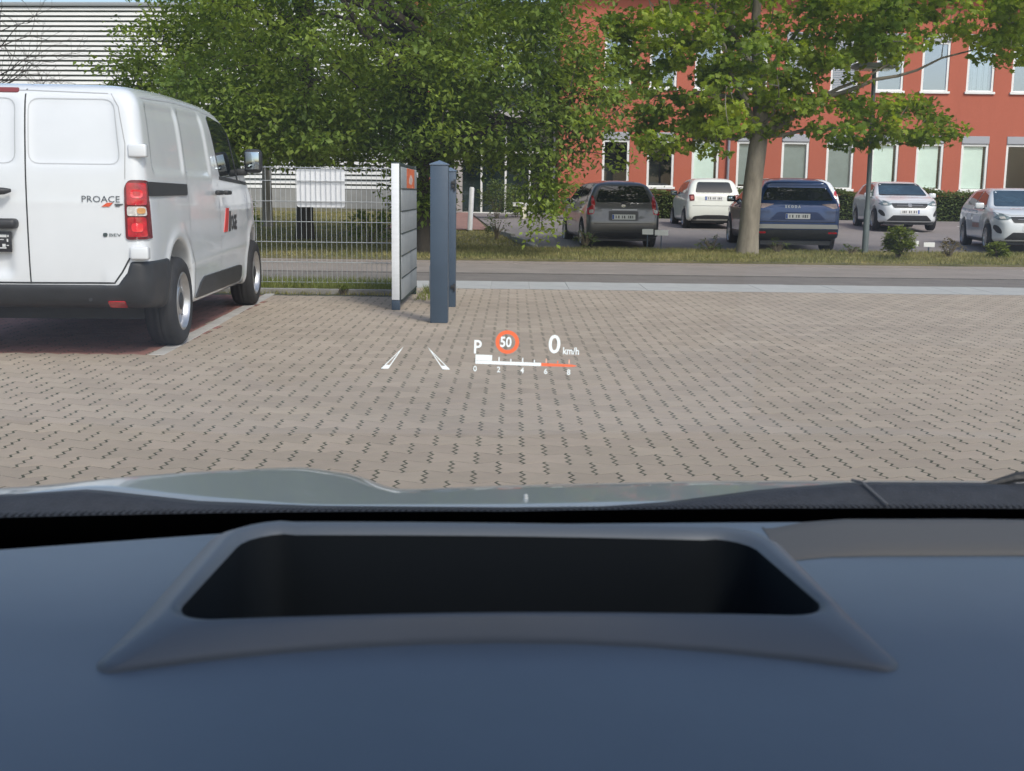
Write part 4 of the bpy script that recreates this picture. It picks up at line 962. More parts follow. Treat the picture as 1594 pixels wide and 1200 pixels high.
# ================================================================== VEGETATION
M_BARK = mat('bark_grey_brown', (.22, .195, .155), .95, var=(7, .35), bump=(25, .9), stretch=(1, 1, .25))
M_BARKD = mat('bark_dark', (.055, .046, .036), .95, var=(7, .35), bump=(25, .9), stretch=(1, 1, .25))
M_LEAFD = mat('leaf_deep_green', (.115, .215, .048), .55, spec=.35, var=(.6, .4), col2=(.300, .390, .068), island=.25, trans=.42)
M_LEAFM = mat('maple_leaf_green', (.135, .275, .040), .5, spec=.35, var=(.7, .4), col2=(.370, .450, .055), island=.30, trans=.50)
M_LEAFH = mat('hedge_leaf', (.12, .165, .05), .6, spec=.3, var=(.8, .3), island=.35, trans=.25)
M_LEAFY = mat('yellow_green_leaf', (.15, .19, .035), .55, spec=.3, var=(1.5, .3), island=.3, trans=.35)
M_TWIG = mat('dry_twig', (.14, .115, .075), .9, island=.2)
L_OVAL = (np.array([(0, 0, 0), (.28, .45, .07), (0, 1.0, -.04), (-.28, .45, .07)]), [(0, 1, 2), (0, 2, 3)])
_mp = [(0, 0), (.30, -.05), (.55, .22), (.36, .36), (.62, .66), (.26, .62), (0, 1.05), (-.26, .62), (-.62, .66), (-.36, .36), (-.55, .22), (-.30, -.05)]
L_MAPLE = (np.array([(x, y, -.10*abs(x)) for x, y in _mp] + [(0, .42, .05)]), [(12, i, (i+1) % 12) for i in range(12)])
def leaves(name, C_, size, shape, m, parent, droop=.35, kind=None, sd=.38):
    """C_ (n,3) leaf positions"""
    n = len(C_); tv, tf = shape; k = len(tv)
    yaw = RNG.uniform(0, 6.283, n); pit = RNG.normal(-droop, sd, n); rol = RNG.normal(0, sd, n); s = size*RNG.uniform(.6, 1.25, n)
    cy, sy, cp, sp, cr, sr = np.cos(yaw), np.sin(yaw), np.cos(pit), np.sin(pit), np.cos(rol), np.sin(rol)
    Rz = np.zeros((n, 3, 3)); Rz[:, 0, 0] = cy; Rz[:, 0, 1] = -sy; Rz[:, 1, 0] = sy; Rz[:, 1, 1] = cy; Rz[:, 2, 2] = 1
    Rx = np.zeros((n, 3, 3)); Rx[:, 0, 0] = 1; Rx[:, 1, 1] = cp; Rx[:, 1, 2] = -sp; Rx[:, 2, 1] = sp; Rx[:, 2, 2] = cp
    Ry = np.zeros((n, 3, 3)); Ry[:, 0, 0] = cr; Ry[:, 0, 2] = sr; Ry[:, 1, 1] = 1; Ry[:, 2, 0] = -sr; Ry[:, 2, 2] = cr
    M = Rz @ Rx @ Ry
    V = (np.einsum('nij,kj->nki', M, tv)*s[:, None, None] + C_[:, None, :]).reshape(-1, 3)
    Fc = (np.array(tf)[None] + (np.arange(n)*k)[:, None, None]).reshape(-1, 3)
    me = bpy.data.meshes.new(name); me.vertices.add(len(V)); me.vertices.foreach_set('co', V.astype(np.float32).ravel())
    me.loops.add(Fc.size); me.loops.foreach_set('vertex_index', Fc.ravel().astype(np.int32)); me.polygons.add(len(Fc))
    me.polygons.foreach_set('loop_start', np.arange(0, Fc.size, 3, dtype=np.int32)); me.materials.append(m); me.update(calc_edges=True); me.validate()
    o = ob(name, me, parent)
    if kind: o['kind'] = kind
    return o
def spray(cent, n, rad, flat=.45):
    """leaf points round cluster centres, flattened"""
    C_ = np.repeat(np.array(cent), n, 0); d = RNG.normal(0, 1, (len(C_), 3)); d /= np.linalg.norm(d, axis=1, keepdims=True)
    r = RNG.uniform(0, 1, (len(C_), 1))**.55; rr = np.repeat(rad if hasattr(rad, '__len__') else np.full(len(cent), rad), n)[:, None]
    return C_ + d*r*rr*np.array([1, 1, flat])
def bez(a, b, c, n):
    a, b, c = Vector(a), Vector(b), Vector(c); return [a*(1-t)**2 + b*2*t*(1-t) + c*t*t for t in [i/n for i in range(n+1)]]
def tree(name, label, loc, group, trunk, limbs, clusters, nleaf, lsize, shape, lm, bark, crad, flat=.45, droop=.35):
    """trunk: [(pt, r)], limbs: [(start, mid, end, r0)], clusters: (k,3) in tree space"""
    t = empty(name, loc); tag(t, label, 'tree', group)
    b = MB(); b.tube([p for p, _ in trunk], [r_ for _, r_ in trunk], 14); b.build('trunk', bark, t, smooth=True)
    segs = []
    for (a, m_, e, r0) in limbs:
        P = bez(a, m_, e, 8); P = [p + Vector((random.gauss(0, .03), random.gauss(0, .03), random.gauss(0, .03))) if 0 < i < 8 else p for i, p in enumerate(P)]
        q = MB(); q.tube(P, [r0*(1-.8*i/8) for i in range(9)], 8); q.build('limb', bark, t, smooth=True); segs += P[2:]
    segs += [Vector(p) for p, _ in trunk[len(trunk)//2:]]
    S = np.array([tuple(p) for p in segs]); tw = MB(); left = list(range(len(clusters))); CL = np.array(clusters)
    dm = np.array([np.linalg.norm(S-c, axis=1).min() for c in CL])
    for j_ in np.argsort(dm):                                  # nearest clusters first, so far ones hang on their neighbours
        c = CL[j_]; d = np.linalg.norm(S-c, axis=1); j = int(np.argmin(d + np.maximum(S[:, 2]-c[2], 0)*.5))
        if d[j] > .15:
            s_ = Vector(S[j]); e = Vector(c); k_ = min(1, d[j]/.8)
            m_ = (s_+e)/2 + Vector((random.gauss(0, .10), random.gauss(0, .10), .10))*d[j]; P = bez(s_, m_, e, 4)
            tw.tube(P, [.015*k_+.004, .011*k_+.003, .008*k_+.003, .006, .003], 4, cap=False)
            S = np.concatenate([S, np.array([tuple(P[2]), tuple(P[3])])])
    o = tw.build('twigs', bark, t); o['kind'] = 'stuff'
    leaves('crown', spray(clusters, nleaf, crad, flat), lsize, shape, lm, t, droop, sd=.65 if shape is L_MAPLE else .42)
    return t
def ell_points(n, c, r, zcut=None, hollow=.25):
    o = []
    while len(o) < n:
        p = RNG.normal(0, 1, 3); p /= np.linalg.norm(p); q = np.array(c) + p*np.array(r)*RNG.uniform(hollow, 1)**.5
        if zcut is None or zcut(q): o.append(q)
    return o
# big dense trees beyond the street. A: right one with drooping skirts; B: left one
def limbset(n, z0, z1, rad, top, seed, up=1.2):
    rnd = random.Random(seed); o = []
    for i in range(n):
        a = 2*math.pi*i/n + rnd.uniform(-.3, .3); z = z0 + (z1-z0)*i/n; r_ = rad*rnd.uniform(.7, 1.0); e = rnd.uniform(.2, top)
        o.append(((0, 0, z), (math.cos(a)*r_*.45, math.sin(a)*r_*.45, z+up*.9), (math.cos(a)*r_, math.sin(a)*r_, z+e), .11*rnd.uniform(.7, 1.1)))
    return o
cl = ell_points(400, (-.6, 0, 5.2), (4.3, 3.4, 4.2), lambda q: q[2] > 1.75) \
   + ell_points(125, (1.3, -.2, 3.0), (2.1, 2.2, 1.9), lambda q: q[2] > 1.75) \
   + ell_points(11, (2.25, -.7, 1.2), (.28, .3, .85), lambda q: q[2] > .45) + ell_points(30, (-.1, .5, 1.25), (.5, 1.2, .9), lambda q: q[2] > .3) + ell_points(22, (3.2, -.3, 2.9), (.9, 1.0, 1.2)) \
   + ell_points(60, (-3.4, -.6, 2.6), (1.9, 1.4, 1.1), lambda q: q[2] > 1.8) + ell_points(85, (-2.7, -.2, 2.2), (2.3, 1.4, .75), lambda q: q[2] > 1.72)
tree('broadleaf_tree', 'big dense dark green tree with drooping skirts behind the gate posts', (-1.75, 22.4, .02), 'trees beyond the street',
     [((0, 0, -.1), .20), ((.01, 0, .4), .17), ((-.03, .05, 1.6), .15), ((-.12, .1, 3.2), .135), ((-.35, .1, 5.2), .11), ((-.5, .1, 8.2), .05)],
     limbset(13, 1.7, 6.0, 3.6, 1.6, 3) + [((-.1, .1, 3.0), (-1.0, -.6, 3.7), (-1.7, -1.3, 5.4), .10)], np.array(cl), 100, .125, L_OVAL, M_LEAFD, M_BARKD, .62, .5, .45)
cl = ell_points(380, (.4, 0, 5.6), (4.6, 3.4, 4.6), lambda q: q[2] > 2.1) + ell_points(40, (-2.9, -.6, 4.1), (1.3, 1.2, 1.4)) + ell_points(9, (-4.0, -.4, 3.9), (.6, .6, .9)) + ell_points(70, (2.3, -.8, 3.0), (2.4, 1.6, 1.0), lambda q: q[2] > 2.0)
tree('broadleaf_tree', 'dense tree with loose left edge against the white slatted hall', (-5.0, 28.2, .05), 'trees beyond the street',
     [((0, 0, -.1), .25), ((0, 0, .5), .20), ((.05, .05, 1.8), .18), ((.1, .1, 3.6), .15), ((.2, .1, 6.0), .10), ((.2, .1, 9.0), .05)],
     limbset(12, 1.9, 6.2, 3.8, 1.8, 5), np.array(cl), 95, .135, L_OVAL, M_LEAFD, M_BARKD, .68, .5, .4)
b = MB(); b.tube([(0, 0, -.1), (0, 0, 1.2), (.03, 0, 2.6), (.05, 0, 4.0)], [.15, .13, .12, .10], 12)
tt = empty('slender_tree', (-6.85, 32.8, T(33))); tag(tt, 'slim grey trunk behind the fence left of the white board', 'tree')
b.build('trunk', M_BARK, tt, smooth=True)
leaves('crown', spray(ell_points(60, (0, 0, 5.2), (1.6, 1.4, 1.7)), 110, .5), .12, L_OVAL, M_LEAFD, tt)

# maple in front of the car park
mcl = []
for (n_, x0_, x1_, z0_, z1_, yr_) in ((130, -2.6, 2.2, 3.45, 5.5, 1.6), (64, -1.1, 1.6, 2.35, 3.75, 1.3), (95, 1.8, 5.6, 3.85, 5.5, 1.2), (28, 1.7, 4.0, 2.25, 3.1, .6), (28, -2.3, -.7, 1.95, 3.2, .8), (16, -3.0, -2.1, 3.0, 4.7, .8), (90, -3.2, 5.2, 5.5, 8.2, 2.2)):
    for _ in range(n_): mcl.append(np.array([RNG.uniform(x0_, x1_), RNG.normal(0, yr_*.6), RNG.uniform(z0_, z1_)]))
tree('maple_tree', 'bright green maple with pale grey trunk on the verge before the parked cars', (4.72, 23.8, .03), 'trees beyond the street',
     [((0, 0, -.12), .30), ((.005, 0, .05), .235), ((.02, 0, .4), .205), ((.06, 0, 1.4), .185), ((.12, 0, 2.1), .18), ((.17, 0, 2.5), .16), ((.1, .1, 3.4), .125), ((0, .15, 4.6), .09), ((.1, .2, 6.8), .04)],
     [((.15, 0, 2.25), (.6, -.1, 2.75), (2.6, .0, 3.75), .085), ((1.3, -.05, 3.1), (2.6, .1, 3.5), (4.8, .2, 4.2), .05), ((.3, 0, 2.35), (1.2, .1, 2.5), (2.7, .1, 2.6), .045),
      ((.14, 0, 2.4), (-.3, -.2, 3.0), (-.9, -.5, 4.6), .085), ((.1, .1, 3.0), (-.9, .1, 3.2), (-2.5, .2, 3.1), .06), ((.13, 0, 2.3), (-.7, .1, 2.4), (-2.2, .2, 2.2), .045),
      ((.1, .1, 3.3), (.6, .3, 4.2), (1.9, .5, 5.8), .07), ((.05, .1, 3.6), (-.5, .4, 4.6), (-1.8, .6, 6.2), .07), ((.15, 0, 2.5), (.4, -.6, 2.9), (.2, -1.3, 3.2), .04)],
     np.array(mcl), 66, .104, L_MAPLE, M_LEAFM, M_BARK, .38, .5, .55)

# leafless tree whose branches reach in from the left
bt = empty('bare_tree', (-15.2, 30.5, .0)); tag(bt, 'leafless tree with thin branches in front of the white slats at the far left', 'tree')
b = MB(); b.tube([(0, 0, -.1), (0, 0, 2), (.2, 0, 4), (.3, 0, 6.5)], [.18, .14, .10, .05], 10); b.build('trunk', M_BARKD, bt, smooth=True)
tw = MB(); rnd = random.Random(21)
def grow(p, d, L_, r_, depth):
    if depth == 0 or r_ < .0025: return
    q = p + d*L_; mid = (p+q)/2 + Vector((rnd.gauss(0, .05), rnd.gauss(0, .05), rnd.gauss(0, .05)))*L_
    tw.tube([p, mid, q], [r_, r_*.85, r_*.7], 5, cap=False)
    for k in range(rnd.choice([2, 2, 3])):
        dd = (d + Vector((rnd.gauss(0, .5), rnd.gauss(0, .5), rnd.gauss(.08, .45)))).normalized(); grow(q, dd, L_*rnd.uniform(.6, .85), r_*.62, depth-1)
for (z, dx, dz) in ((1.9, .9, .35), (2.2, .95, .25), (2.8, .95, .3), (2.3, .9, .5), (3.6, .7, .7), (1.7, .95, .2), (4.0, -.6, .7), (3.0, -.9, .4)):
    grow(Vector((0, 0, z)), Vector((dx, rnd.gauss(0, .25), dz)).normalized(), 1.35, .036, 6)
o = tw.build('branches', M_BARKD, bt); o['kind'] = 'stuff'

# clipped hedges in front of the offices
def hedge(name, label, x0, x1, y0, y1, z0, z1, n, lm=M_LEAFH):
    hd = empty(name, ((x0+x1)/2, (y0+y1)/2, z0)); tag(hd, label, 'hedge', 'clipped hedges before the offices')
    a, c, h_ = (x1-x0)/2, (y1-y0)/2, z1-z0
    b = MB(); b.box(-a+.12, a-.12, -c+.12, c-.12, -.1, h_-.12); b.build('dark_core', mat('hedge_core', (.018, .022, .010), .95), hd)  # dark box stands in for the shade inside the foliage
    P = RNG.uniform(-1, 1, (n, 3)); s_ = RNG.integers(0, 4, n)
    P[s_ == 0, 1] = -1; P[s_ == 1, 2] = 1; P[s_ == 2, 2] = 1; P[s_ == 3, 1] = -1
    P = P*np.array([a, c, h_/2]) + np.array([0, 0, h_/2]) + RNG.normal(0, .045, (n, 3)); P[:, 2] += .06*np.sin(P[:, 0]*1.7)+.04*np.sin(P[:, 0]*4.1)
    leaves('foliage', P, .10, L_OVAL, lm, hd, .1)
hedge('hedge', 'long clipped hedge behind the white hatchbacks below the office windows', 9.2, 24, 40.0, 41.0, T(40.5), 1.36, 22000)
hedge('hedge', 'short clipped hedge between the grey car and the small cream-white car', 3.0, 9.0, 39.6, 40.5, T(40), 1.30, 9000)
def bush(name, label, loc, r, n, lm, size, stem=.0, group='shrubs on the verge', sparse=False):
    t = empty(name, loc); tag(t, label, 'shrub', group)
    b = MB(); rnd = random.Random(int(loc[0]*100)+5)
    for k in range(7 if not sparse else 14):
        a = rnd.uniform(0, 6.28); e = Vector((math.cos(a)*r[0]*rnd.uniform(.3, .8), math.sin(a)*r[1]*rnd.uniform(.3, .8), stem+r[2]*rnd.uniform(.9, 1.7)))
        b.tube(bez((rnd.gauss(0, .02), rnd.gauss(0, .02), -.03), (e.x*.3, e.y*.3, e.z*.5), e, 4), [.014, .012, .009, .006, .003], 5, cap=False)
    o = b.build('stems', M_TWIG, t)
    pts = np.array(ell_points(max(6, n//22), (0, 0, stem+r[2]), [q*.86 for q in r], None, .3))
    leaves('foliage', spray(pts, 22, min(r)*.42, .8), size, L_OVAL, lm, t, .0)
bush('round_shrub', 'round yellow-green shrub on a short stem beside the lamp post', (7.36, 22.5, .04), (.32, .32, .27), 2400, M_LEAFY, .075, .08)
bush('twiggy_shrub', 'dry half-bare shrub left of the right white car', (8.55, 23.1, .04), (.34, .3, .20), 260, mat('dry_leaf', (.16, .13, .06), .7, island=.4, trans=.2), .06, .02, sparse=True)
bush('low_shrub', 'small dark green shrub before the right white car', (9.43, 22.9, .04), (.26, .24, .17), 900, M_LEAFY, .07, .02)
bush('thin_shrub', 'thin twiggy shrub before the left rear wheel of the grey car', (1.50, 24.6, .04), (.27, .2, .26), 240, M_LEAFH, .055, .0, sparse=True)
bush('thin_shrub', 'sparse weeds between the grey car and the maple trunk', (4.10, 24.5, .04), (.36, .2, .17), 200, M_LEAFH, .06, .0, sparse=True)
bush('thin_shrub', 'small twigs at the right foot of the maple trunk', (5.45, 24.3, .04), (.30, .2, .16), 130, M_LEAFH, .05, .0, sparse=True)
bush('thin_shrub', 'low weeds at the foot of the lamp post', (6.95, 24.2, .04), (.28, .2, .11), 160, M_LEAFH, .06, .0, sparse=True)
bush('thin_shrub', 'thin shrub by the kerb corner of the lawn', (-.42, 29.0, T(29)), (.36, .3, .30), 260, M_LEAFH, .07, .0, sparse=True)
bush('entrance_shrub', 'leafy shrub right of the bollard by the entrance', (-.55, 38.3, T(38)), (.75, .6, .62), 1500, M_LEAFH, .09, .05, 'entrance shrubs')
bush('entrance_shrub', 'leafy shrub left of the T-shaped plate', (.10, 39.3, T(39)), (.60, .5, .50), 1000, M_LEAFH, .09, .05, 'entrance shrubs')
bush('entrance_shrub', 'darker shrub between the T-shaped plate and the grey car', (1.75, 38.6, T(38)), (.85, .6, .70), 1500, M_LEAFH, .09, .05, 'entrance shrubs')
bush('fence_shrub', 'low leafy shrub on the lawn behind the right end of the fence', (-3.1, 25.2, .04), (.55, .4, .45), 900, M_LEAFD, .09, .02, 'lawn shrubs')
bush('fence_shrub', 'dark shrub on the lawn behind the van bonnet', (-5.75, 25.4, .04), (.30, .3, .62), 600, M_LEAFD, .09, .02, 'lawn shrubs')
bush('kerb_weed', 'small yellow-green weed on the near kerb below the fence', (-1.98, 13.66, .0), (.10, .06, .05), 120, M_LEAFY, .035, .0, 'kerb weeds')

# ================================================================== THE CAR THE PICTURE IS TAKEN FROM
oc = empty('own_car', (.37, 0, 0)); tag(oc, 'dark dashboard, windscreen edge and pale metallic bonnet of the car around the camera', 'car')
OX = -.37
def P3(x, y, z): return (x+OX, y, z)
M_DASH = mat('dash_plastic', (.100, .130, .168), .47, spec=.75, var=(3.0, .10), bump=(900, .06))
M_DASHH = mat('hud_housing_plastic', (.090, .108, .132), .45, spec=.6, bump=(900, .05))
M_BLACKF = mat('black_flock', (.006, .006, .007), .9, spec=.15)
def gridsurf(name, fx, nu, nv, m, parent, smooth=True):
    v = [P3(*fx(i/nu, j/nv)) for j in range(nv+1) for i in range(nu+1)]
    f = [(j*(nu+1)+i, j*(nu+1)+i+1, (j+1)*(nu+1)+i+1, (j+1)*(nu+1)+i) for j in range(nv) for i in range(nu)]
    me = mkmesh(name, v, f, m, None, smooth); return ob(name, me, parent)
def lerp(a, b, t): return a+(b-a)*t
def interp(xs_, ys_, x): return float(np.interp(x, xs_, ys_))
# dash top: a gently crowned slab with a rounded rear edge and a drop towards the driver
def dash(u, v):
    x = lerp(-.62, 1.36, u); ye = interp([-.62, -.42, -.23, 0, .25, .5, 1.36], [.83, .872, .932, .968, .985, .99, .97], x)
    if v < .12: t = v/.12; return (x, lerp(.10, .14, t), lerp(.70, .905, t**.5))
    t = (v-.12)/.88
    y = lerp(.14, ye, min(t/.94, 1)); z = .915 + .005*min(t/.3, 1)
    if t > .94: q = (t-.94)/.06; return (x, ye+.012*math.sin(q*1.57), z-.035*(1-math.cos(q*1.57)))
    return (x, y, z)
do = gridsurf('dashboard', dash, 198, 160, M_DASH, oc)
bm = bmesh.new(); bm.from_mesh(do.data)     # opening for the projector well
cut = [f for f in bm.faces if all(-.225 < v_.co.x-OX < .215 and .702 < v_.co.y < .910 and v_.co.z > .9 for v_ in f.verts)]
bmesh.ops.delete(bm, geom=cut, context='FACES'); bm.to_mesh(do.data); bm.free()
# raised rear strip on the passenger side; a grey reflection put into its colour
def band(u, v):
    x = lerp(.215, 1.30, u); a = interp([.215, .26, .40, 1.3], [.874, .888, .895, .885], x)
    prof = [(0, 0), (.006, .004), (.05, .007), (.085, .006), (.094, -.012)]; s = v*4; i = min(int(s), 3); t = s-i
    dy = lerp(prof[i][0], prof[i+1][0], t); dz = lerp(prof[i][1], prof[i+1][1], t); k = min(1, u/.05)
    return (x, a+dy, .9205+dz*k)
gridsurf('rear_facet_strip', band, 30, 8, mat('facet_reflection_grey', (.10, .098, .095), .62, spec=.4), oc)
# projector well with its raised rim
def ring(front, left, right, back, rc, z, zb, bow=0.0, n=10):
    """rounded-rectangle loop, counter-clockwise from the front left corner; bow pulls the front edge away in the middle"""
    P = []
    for i in range(n+1): t = i/n; x = lerp(left[0]+rc[0], right[0]-rc[0], t); P.append((x, lerp(left[1], right[1], t)+bow*4*t*(1-t), z))
    for c, a0, r_ in (((right[0]-rc[0], right[1]+rc[0]), -90, rc[0]),):
        for i in range(1, 6): a = R(a0+90*i/6); P.append((c[0]+r_*math.cos(a), c[1]+r_*math.sin(a), z))
    for i in range(n+1): t = i/n; P.append((lerp(right[0], back[1], t), lerp(right[1]+rc[0], back[2]-rc[1], t), lerp(z, zb, t)))
    for i in range(1, 6): a = R(90*i/6); P.append((back[1]-rc[1]+rc[1]*math.cos(a), back[2]-rc[1]+rc[1]*math.sin(a), zb))
    for i in range(n+1): t = i/n; P.append((lerp(back[1]-rc[1], back[0]+rc[1], t), back[2]-.004*(1-4*t*(1-t)), zb))
    for i in range(1, 6): a = R(90+90*i/6); P.append((back[0]+rc[1]+rc[1]*math.cos(a), back[2]-rc[1]+rc[1]*math.sin(a), zb))
    for i in range(n+1): t = i/n; P.append((lerp(back[0], left[0], t), lerp(back[2]-rc[1], left[1]+rc[0], t), lerp(zb, z, t)))
    for i in range(1, 6): a = R(180+90*i/6); P.append((left[0]+rc[0]+rc[0]*math.cos(a), left[1]+rc[0]+rc[0]*math.sin(a), z))
    return P
rings = [ring(0, (-.244, .644), (.236, .660), (-.236, .212, .925), (.012, .05), .912, .916, .046),
         ring(0, (-.244, .6465), (.236, .6625), (-.236, .212, .925), (.012, .05), .9215, .921, .046),
         ring(0, (-.239, .651), (.231, .667), (-.230, .209, .915), (.014, .05), .9245, .934, .044),
         ring(0, (-.222, .684), (.215, .704), (-.216, .200, .901), (.022, .045), .9335, .9405, .016),
         ring(0, (-.218, .690), (.212, .710), (-.212, .196, .894), (.026, .042), .9360, .9415, .012),
         ring(0, (-.2145, .695), (.2085, .715), (-.208, .1915, .887), (.028, .040), .9352, .9400, .008),
         ring(0, (-.2125, .699), (.2065, .719), (-.205, .1885, .883), (.028, .038), .9320, .9350, .007),
         ring(0, (-.203, .715), (.197, .733), (-.196, .180, .868), (.026, .034), .80, .80, .004)]
def rings_mesh(name, rs, m, parent, cap=False):
    n = len(rs[0]); v = [P3(*p) for q in rs for p in q]; f = []
    for k in range(len(rs)-1):
        for i in range(n): f.append((k*n+i, k*n+(i+1) % n, (k+1)*n+(i+1) % n, (k+1)*n+i))
    if cap: f.append(tuple((len(rs)-1)*n+i for i in range(n)))
    return ob(name, mkmesh(name, v, f, m, None, True), parent)
hh = rings_mesh('projector_housing', rings[:7], M_DASHH, oc)
mid = ring(0, (-.210, .704), (.204, .724), (-.203, .1865, .879), (.027, .036), .856, .856, .005)
ww_ = rings_mesh('well_wall', [rings[6], mid], mat('well_upper_shade', (.008, .011, .015), .6, spec=.2), hh)  # fading shade of the well put into the colour, upper part lighter
rings_mesh('well', [mid, rings[7]], mat('well_deep_shade', (.006, .009, .012), .7, spec=.10), hh, True)
# windscreen: lower edge at y 1.16, leaning back 32 degrees
WA = R(32)
def wscreen(s, x): 
    cv = -.10*((x-.37)/.85)**2
    return (x, 1.165+cv - s*math.cos(WA), .858 + s*math.sin(WA))
def ws(u, v): return wscreen(lerp(0, 1.0, v), lerp(-.78, 1.45, u))
gridsurf('windscreen', ws, 24, 10, glassmat('windscreen_glass', (.95, .97, .955), 0.03, dust_veil=.03), oc)  # thin dust layer added to veil the view with haze
# printed black border of the glass, dotted along its upper edge
fb = MB()
def frit_top(x): return interp([-.50, -.2, 0, .3, .6, 1.2], [.128, .108, .094, .100, .112, .110], x)
nx_ = 60
fv = []; ff = []
for i in range(nx_+1):
    x = lerp(-.78, 1.45, i/nx_)
    for s in (0, frit_top(x)): p = wscreen(s, x); fv.append(P3(p[0], p[1]-.002, p[2]-.003))
for i in range(nx_): ff.append((2*i, 2*i+1, 2*i+3, 2*i+2))
fo = ob('printed_border', mkmesh('printed_border', fv, ff, M_BLACKF), oc)
dv = []; df = []
for row, (ds, rr_) in enumerate(((.0035, .0020), (.0075, .0016), (.0110, .0011))):
    x = -.75 + (row % 2)*.003
    while x < 1.42:
        s = frit_top(x)+ds; k = len(dv)
        for q in range(6):
            a = q*math.pi/3; p = wscreen(s+rr_*math.sin(a), x+rr_*math.cos(a)); dv.append(P3(p[0], p[1]-.002, p[2]-.003))
        df.append(tuple(range(k, k+6))); x += .006
o = ob('printed_dots', mkmesh('printed_dots', dv, df, M_BLACKF), fo); o['kind'] = 'stuff'
# dark trough between dash and glass
def trough(u, v): x = lerp(-.62, 1.36, u); ye = interp([-.62, -.42, -.23, 0, .25, .5, 1.36], [.83, .872, .932, .968, .985, .99, .97], x); return (x, lerp(ye+.005, 1.19, v), lerp(.880, .845, v))
gridsurf('trough', trough, 20, 3, M_BLACKF, oc)
# bonnet as a crowned sheet
M_BON = mat('bonnet_paint', (.44, .49, .51), .30, metal=.45, coat=.8, var=(300, .04))
def tanv(v): return math.tan(math.atan((v-600)/1820)+PITCH)
_X = np.linspace(-1.0, 1.7, 541)
def smooth_curve(xs_, vs_, w=17):
    y_ = np.interp(_X, xs_, vs_); k = np.hanning(w+2)[1:-1]; k /= k.sum(); return np.convolve(np.pad(y_, w//2, mode='edge'), k, 'valid')
_rear = smooth_curve([-.80, -.60, -.483, -.371, -.237, 0, .19, .6, 1.5], [.846, .8435, .8600, .8475, .8385, .8420, .8480, .8500, .840], 25)     # height of the rear edge
_crest = smooth_curve([-.80, -.67, -.544, -.42, -.30, -.216, -.149, -.08, 0, .255, .59, 1.2, 1.5], [tanv(q) for q in (776, 766, 752, 734, 724, 735, 757, 753, 748, 738, 733, 736, 744)], 15)
def bon(u, v):
    x = lerp(-.80, 1.5, u); y = 1.285 + 1.06*v**1.5
    zr = float(np.interp(x, _X, _rear)); ta = float(np.interp(x, _X, _crest)); s0 = .085
    yc = max(1.36, (1.2-zr-s0*1.32)/(ta-s0)); t = y-1.32; e = max(0, y-(yc-.07)); k_ = (ta-s0)/.14
    em = (.55-s0)/(2*k_); d = k_*e*e if e < em else k_*em*em + (.55-s0)*(e-em)*(.6 if e > .5 else 1)
    z = zr - s0*t - d
    if y < 1.32: z = zr - (1.32-y)*.35
    return (x, y, z)
bo_ = gridsurf('bonnet', bon, 230, 90, M_BON, oc)
b = MB(); b.box(-.86, 1.11, 2.10, 2.36, .25, .52); b.build('front_bumper', M_BON, oc, bevel=.06, seg=3)
# cowl panel and wiper arm
def cowl_top(x): return interp([-.70, -.56, -.47, -.35, -.22, 0, .10, .18, .28, .386, .57, 1.3], [.862, .864, .871, .859, .855, .856, .858, .865, .880, .890, .891, .884], x)
def cowl(u, v):
    x = lerp(-.70, 1.3, u); zt = cowl_top(x); pr = [(1.155, .845), (1.20, zt-.018), (1.245, zt), (1.272, zt-.004), (1.300, zt-.045)]
    s = v*4; i = min(int(s), 3); t = s-i; return (x, lerp(pr[i][0], pr[i+1][0], t), lerp(pr[i][1], pr[i+1][1], t))
M_COWL = mat('cowl_plastic', (.030, .033, .040), .55, bump=(400, .3), var=(60, .25))
co = gridsurf('cowl_panel', cowl, 80, 12, M_COWL, oc)
b = MB(); b.tube([P3(.378, 1.262, .8905), P3(.384, 1.245, .8925), P3(.400, 1.205, .878)], .0016, 6); b.build('panel_seam', mat('seam_pale', (.12, .12, .125), .5), co)
wa = MB(); wa.tube([P3(.525, 1.262, .886), P3(.56, 1.262, .896), P3(.66, 1.26, .905), P3(1.05, 1.25, .915)], [.003, .006, .008, .008], 8); wa.build('wiper_blade', M_BLKP, oc, smooth=True)
b = MB(); b.lathe([(.0005, .006), (.0025, .005), (.003, 0)], 10, 'z', P3(.018, 1.36, .8385)); b.build('washer_jet', mat('jet_pale', (.5, .52, .52), .4), bo_)
# cabin shell behind and above the camera
M_LINER = mat('headliner', (.16, .155, .15), .95)
b = MB(); b.box(-1.02, .90, -1.75, .30, 1.47, 1.52); b.build('roof', M_LINER, oc, bevel=.02)
for s, x in ((1, .88), (-1, -.98)):
    b = MB(); b.tube([P3(x+.37 + (.05 if s > 0 else -.06), 1.08, .86), P3(x+.37, .70, 1.18), P3(x+.37-.03*s, .26, 1.49)], [.045, .04, .04], 8); b.build('windscreen_pillar', M_LINER, oc, smooth=True)
    b = MB(); b.box(*sorted((x, x+.06*s)), -1.75, 1.10, .30, .90); b.build('door_panel', M_DASH, oc, bevel=.02)
b = MB(); b.box(-1.0, .90, -1.80, -1.72, .30, 1.50); b.build('rear_wall', M_LINER, oc)
b = MB(); b.box(-1.0, .90, -1.7, .9, .26, .31); b.build('cabin_floor', M_BLACKF, oc)
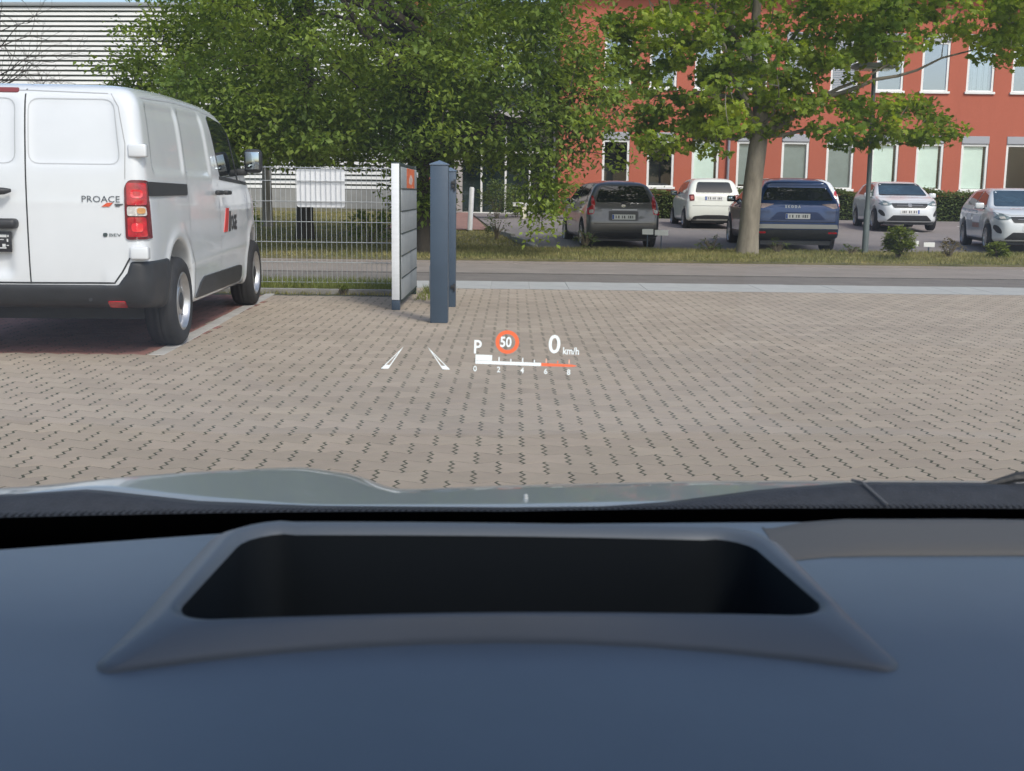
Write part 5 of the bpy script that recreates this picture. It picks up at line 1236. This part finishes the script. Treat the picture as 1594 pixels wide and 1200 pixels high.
# ---- head-up display image floating above the bonnet
hud = empty('head_up_display', (-.0830, 2.6, .8245), 0); hud.rotation_euler = (0, R(1.5), 0); hud.parent = oc; hud.location = (-.083+OX, 2.6, .8245)
def glow(name, col, s):
    m = bpy.data.materials.new(name); m.use_nodes = True; n = m.node_tree.nodes; n.clear(); e = n.new('ShaderNodeEmission'); e.inputs[0].default_value = (*col, 1); e.inputs[1].default_value = s
    o = n.new('ShaderNodeOutputMaterial'); m.node_tree.links.new(e.outputs[0], o.inputs[0]); return m
G_W = glow('hud_white', (.93, .97, 1.0), 1.0); G_O = glow('hud_orange', (1.0, .20, .09), .95); G_D = glow('hud_dim', (.62, .70, .78), .75)
SP = 2.6/1820*1.003
def hmesh(name, v, f, m, y=0.0): return ob(name, mkmesh(name, [(x*SP, y, z*SP) for x, z in v], f, m), hud)
def htext(name, t, h_, x, z, m, sx=1.0, bold=0.0):
    v, f = text_geo(t, h_/.70, sx=sx, offset=bold, res=4); return hmesh(name, [(x+a, z+c) for a, c in v], f, m)
def hrect(name, x0, x1, z0, z1, m): return hmesh(name, [(x0, z0), (x1, z0), (x1, z1), (x0, z1)], [(0, 1, 2, 3)], m)
hrect('scale_bar', 0, 103, -3, 2.2, G_W); hmesh('scale_bar_red', [(103.5, -3), (152, -2.4), (160, -.6), (152, 1.4), (103.5, 2.2)], [(0, 1, 2, 3, 4)], G_O)
hrect('level_block', 0, 26, 2.6, 11.5, G_W)
for i, x in enumerate((37, 55.5, 74, 92.5, 111, 129, 147)): hrect('scale_tick', x-.9, x+.9, 2.4, 9 if i % 2 == 0 else 6.5, G_W if x < 103 else (G_O if i == 5 else glow('hud_pink', (1, .55, .42), .95)))
for t, x in (('0', -3), ('2', 34), ('4', 71), ('6', 108), ('8', 144)): htext('scale_number', t, 8.5, x, -15, G_W, .95, .15)
htext('gear_letter', 'P', 21, -4, 13.5, G_W, .85, .45)
v, f = [], []
for i in range(40):
    a = 2*math.pi*i/40; v += [(49+18.5*math.cos(a), 33+18.5*math.sin(a)), (49+12.6*math.cos(a), 33+12.6*math.sin(a))]
for i in range(40): j = (i+1) % 40; f.append((2*i, 2*j, 2*j+1, 2*i+1))
hmesh('limit_ring', v, f, G_O); htext('limit_number', '50', 15.5, 37.5, 25.5, G_W, .82, .5)
htext('speed_number', '0', 28, 113, 19, G_W, .98, .55); htext('speed_unit', 'km/h', 11, 136, 17.5, G_W, .82, .25)
# lane marks: hollow tapering strokes
for pts in ([(-147, -16), (-136.5, -15.5), (-113, 20)], [(-41, 16.5), (-50, -10), (-40, -9.5)]):
    pass
def hollow(name, A, B_, C_, w, m):
    """triangle with base A-B and tip C, drawn as an outline"""
    A, B_, C_ = Vector(A), Vector(B_), Vector(C_); g = (A+B_+C_)/3
    I = [A.lerp(g, .50), B_.lerp(g, .50), C_.lerp((A+B_)/2, .25)]
    hmesh(name, [tuple(p) for p in (A, B_, C_, *I)], [(0, 1, 4, 3), (1, 2, 5, 4), (2, 0, 3, 5)], m)
def q2(u, v): return (u-740, -(v-563)+.038*(u-740))
hollow('lane_mark', q2(592, 574), q2(604, 574), q2(627, 539), 2, G_W)
hollow('lane_mark', q2(689, 575), q2(701, 575.5), q2(665, 540), 2, G_W)
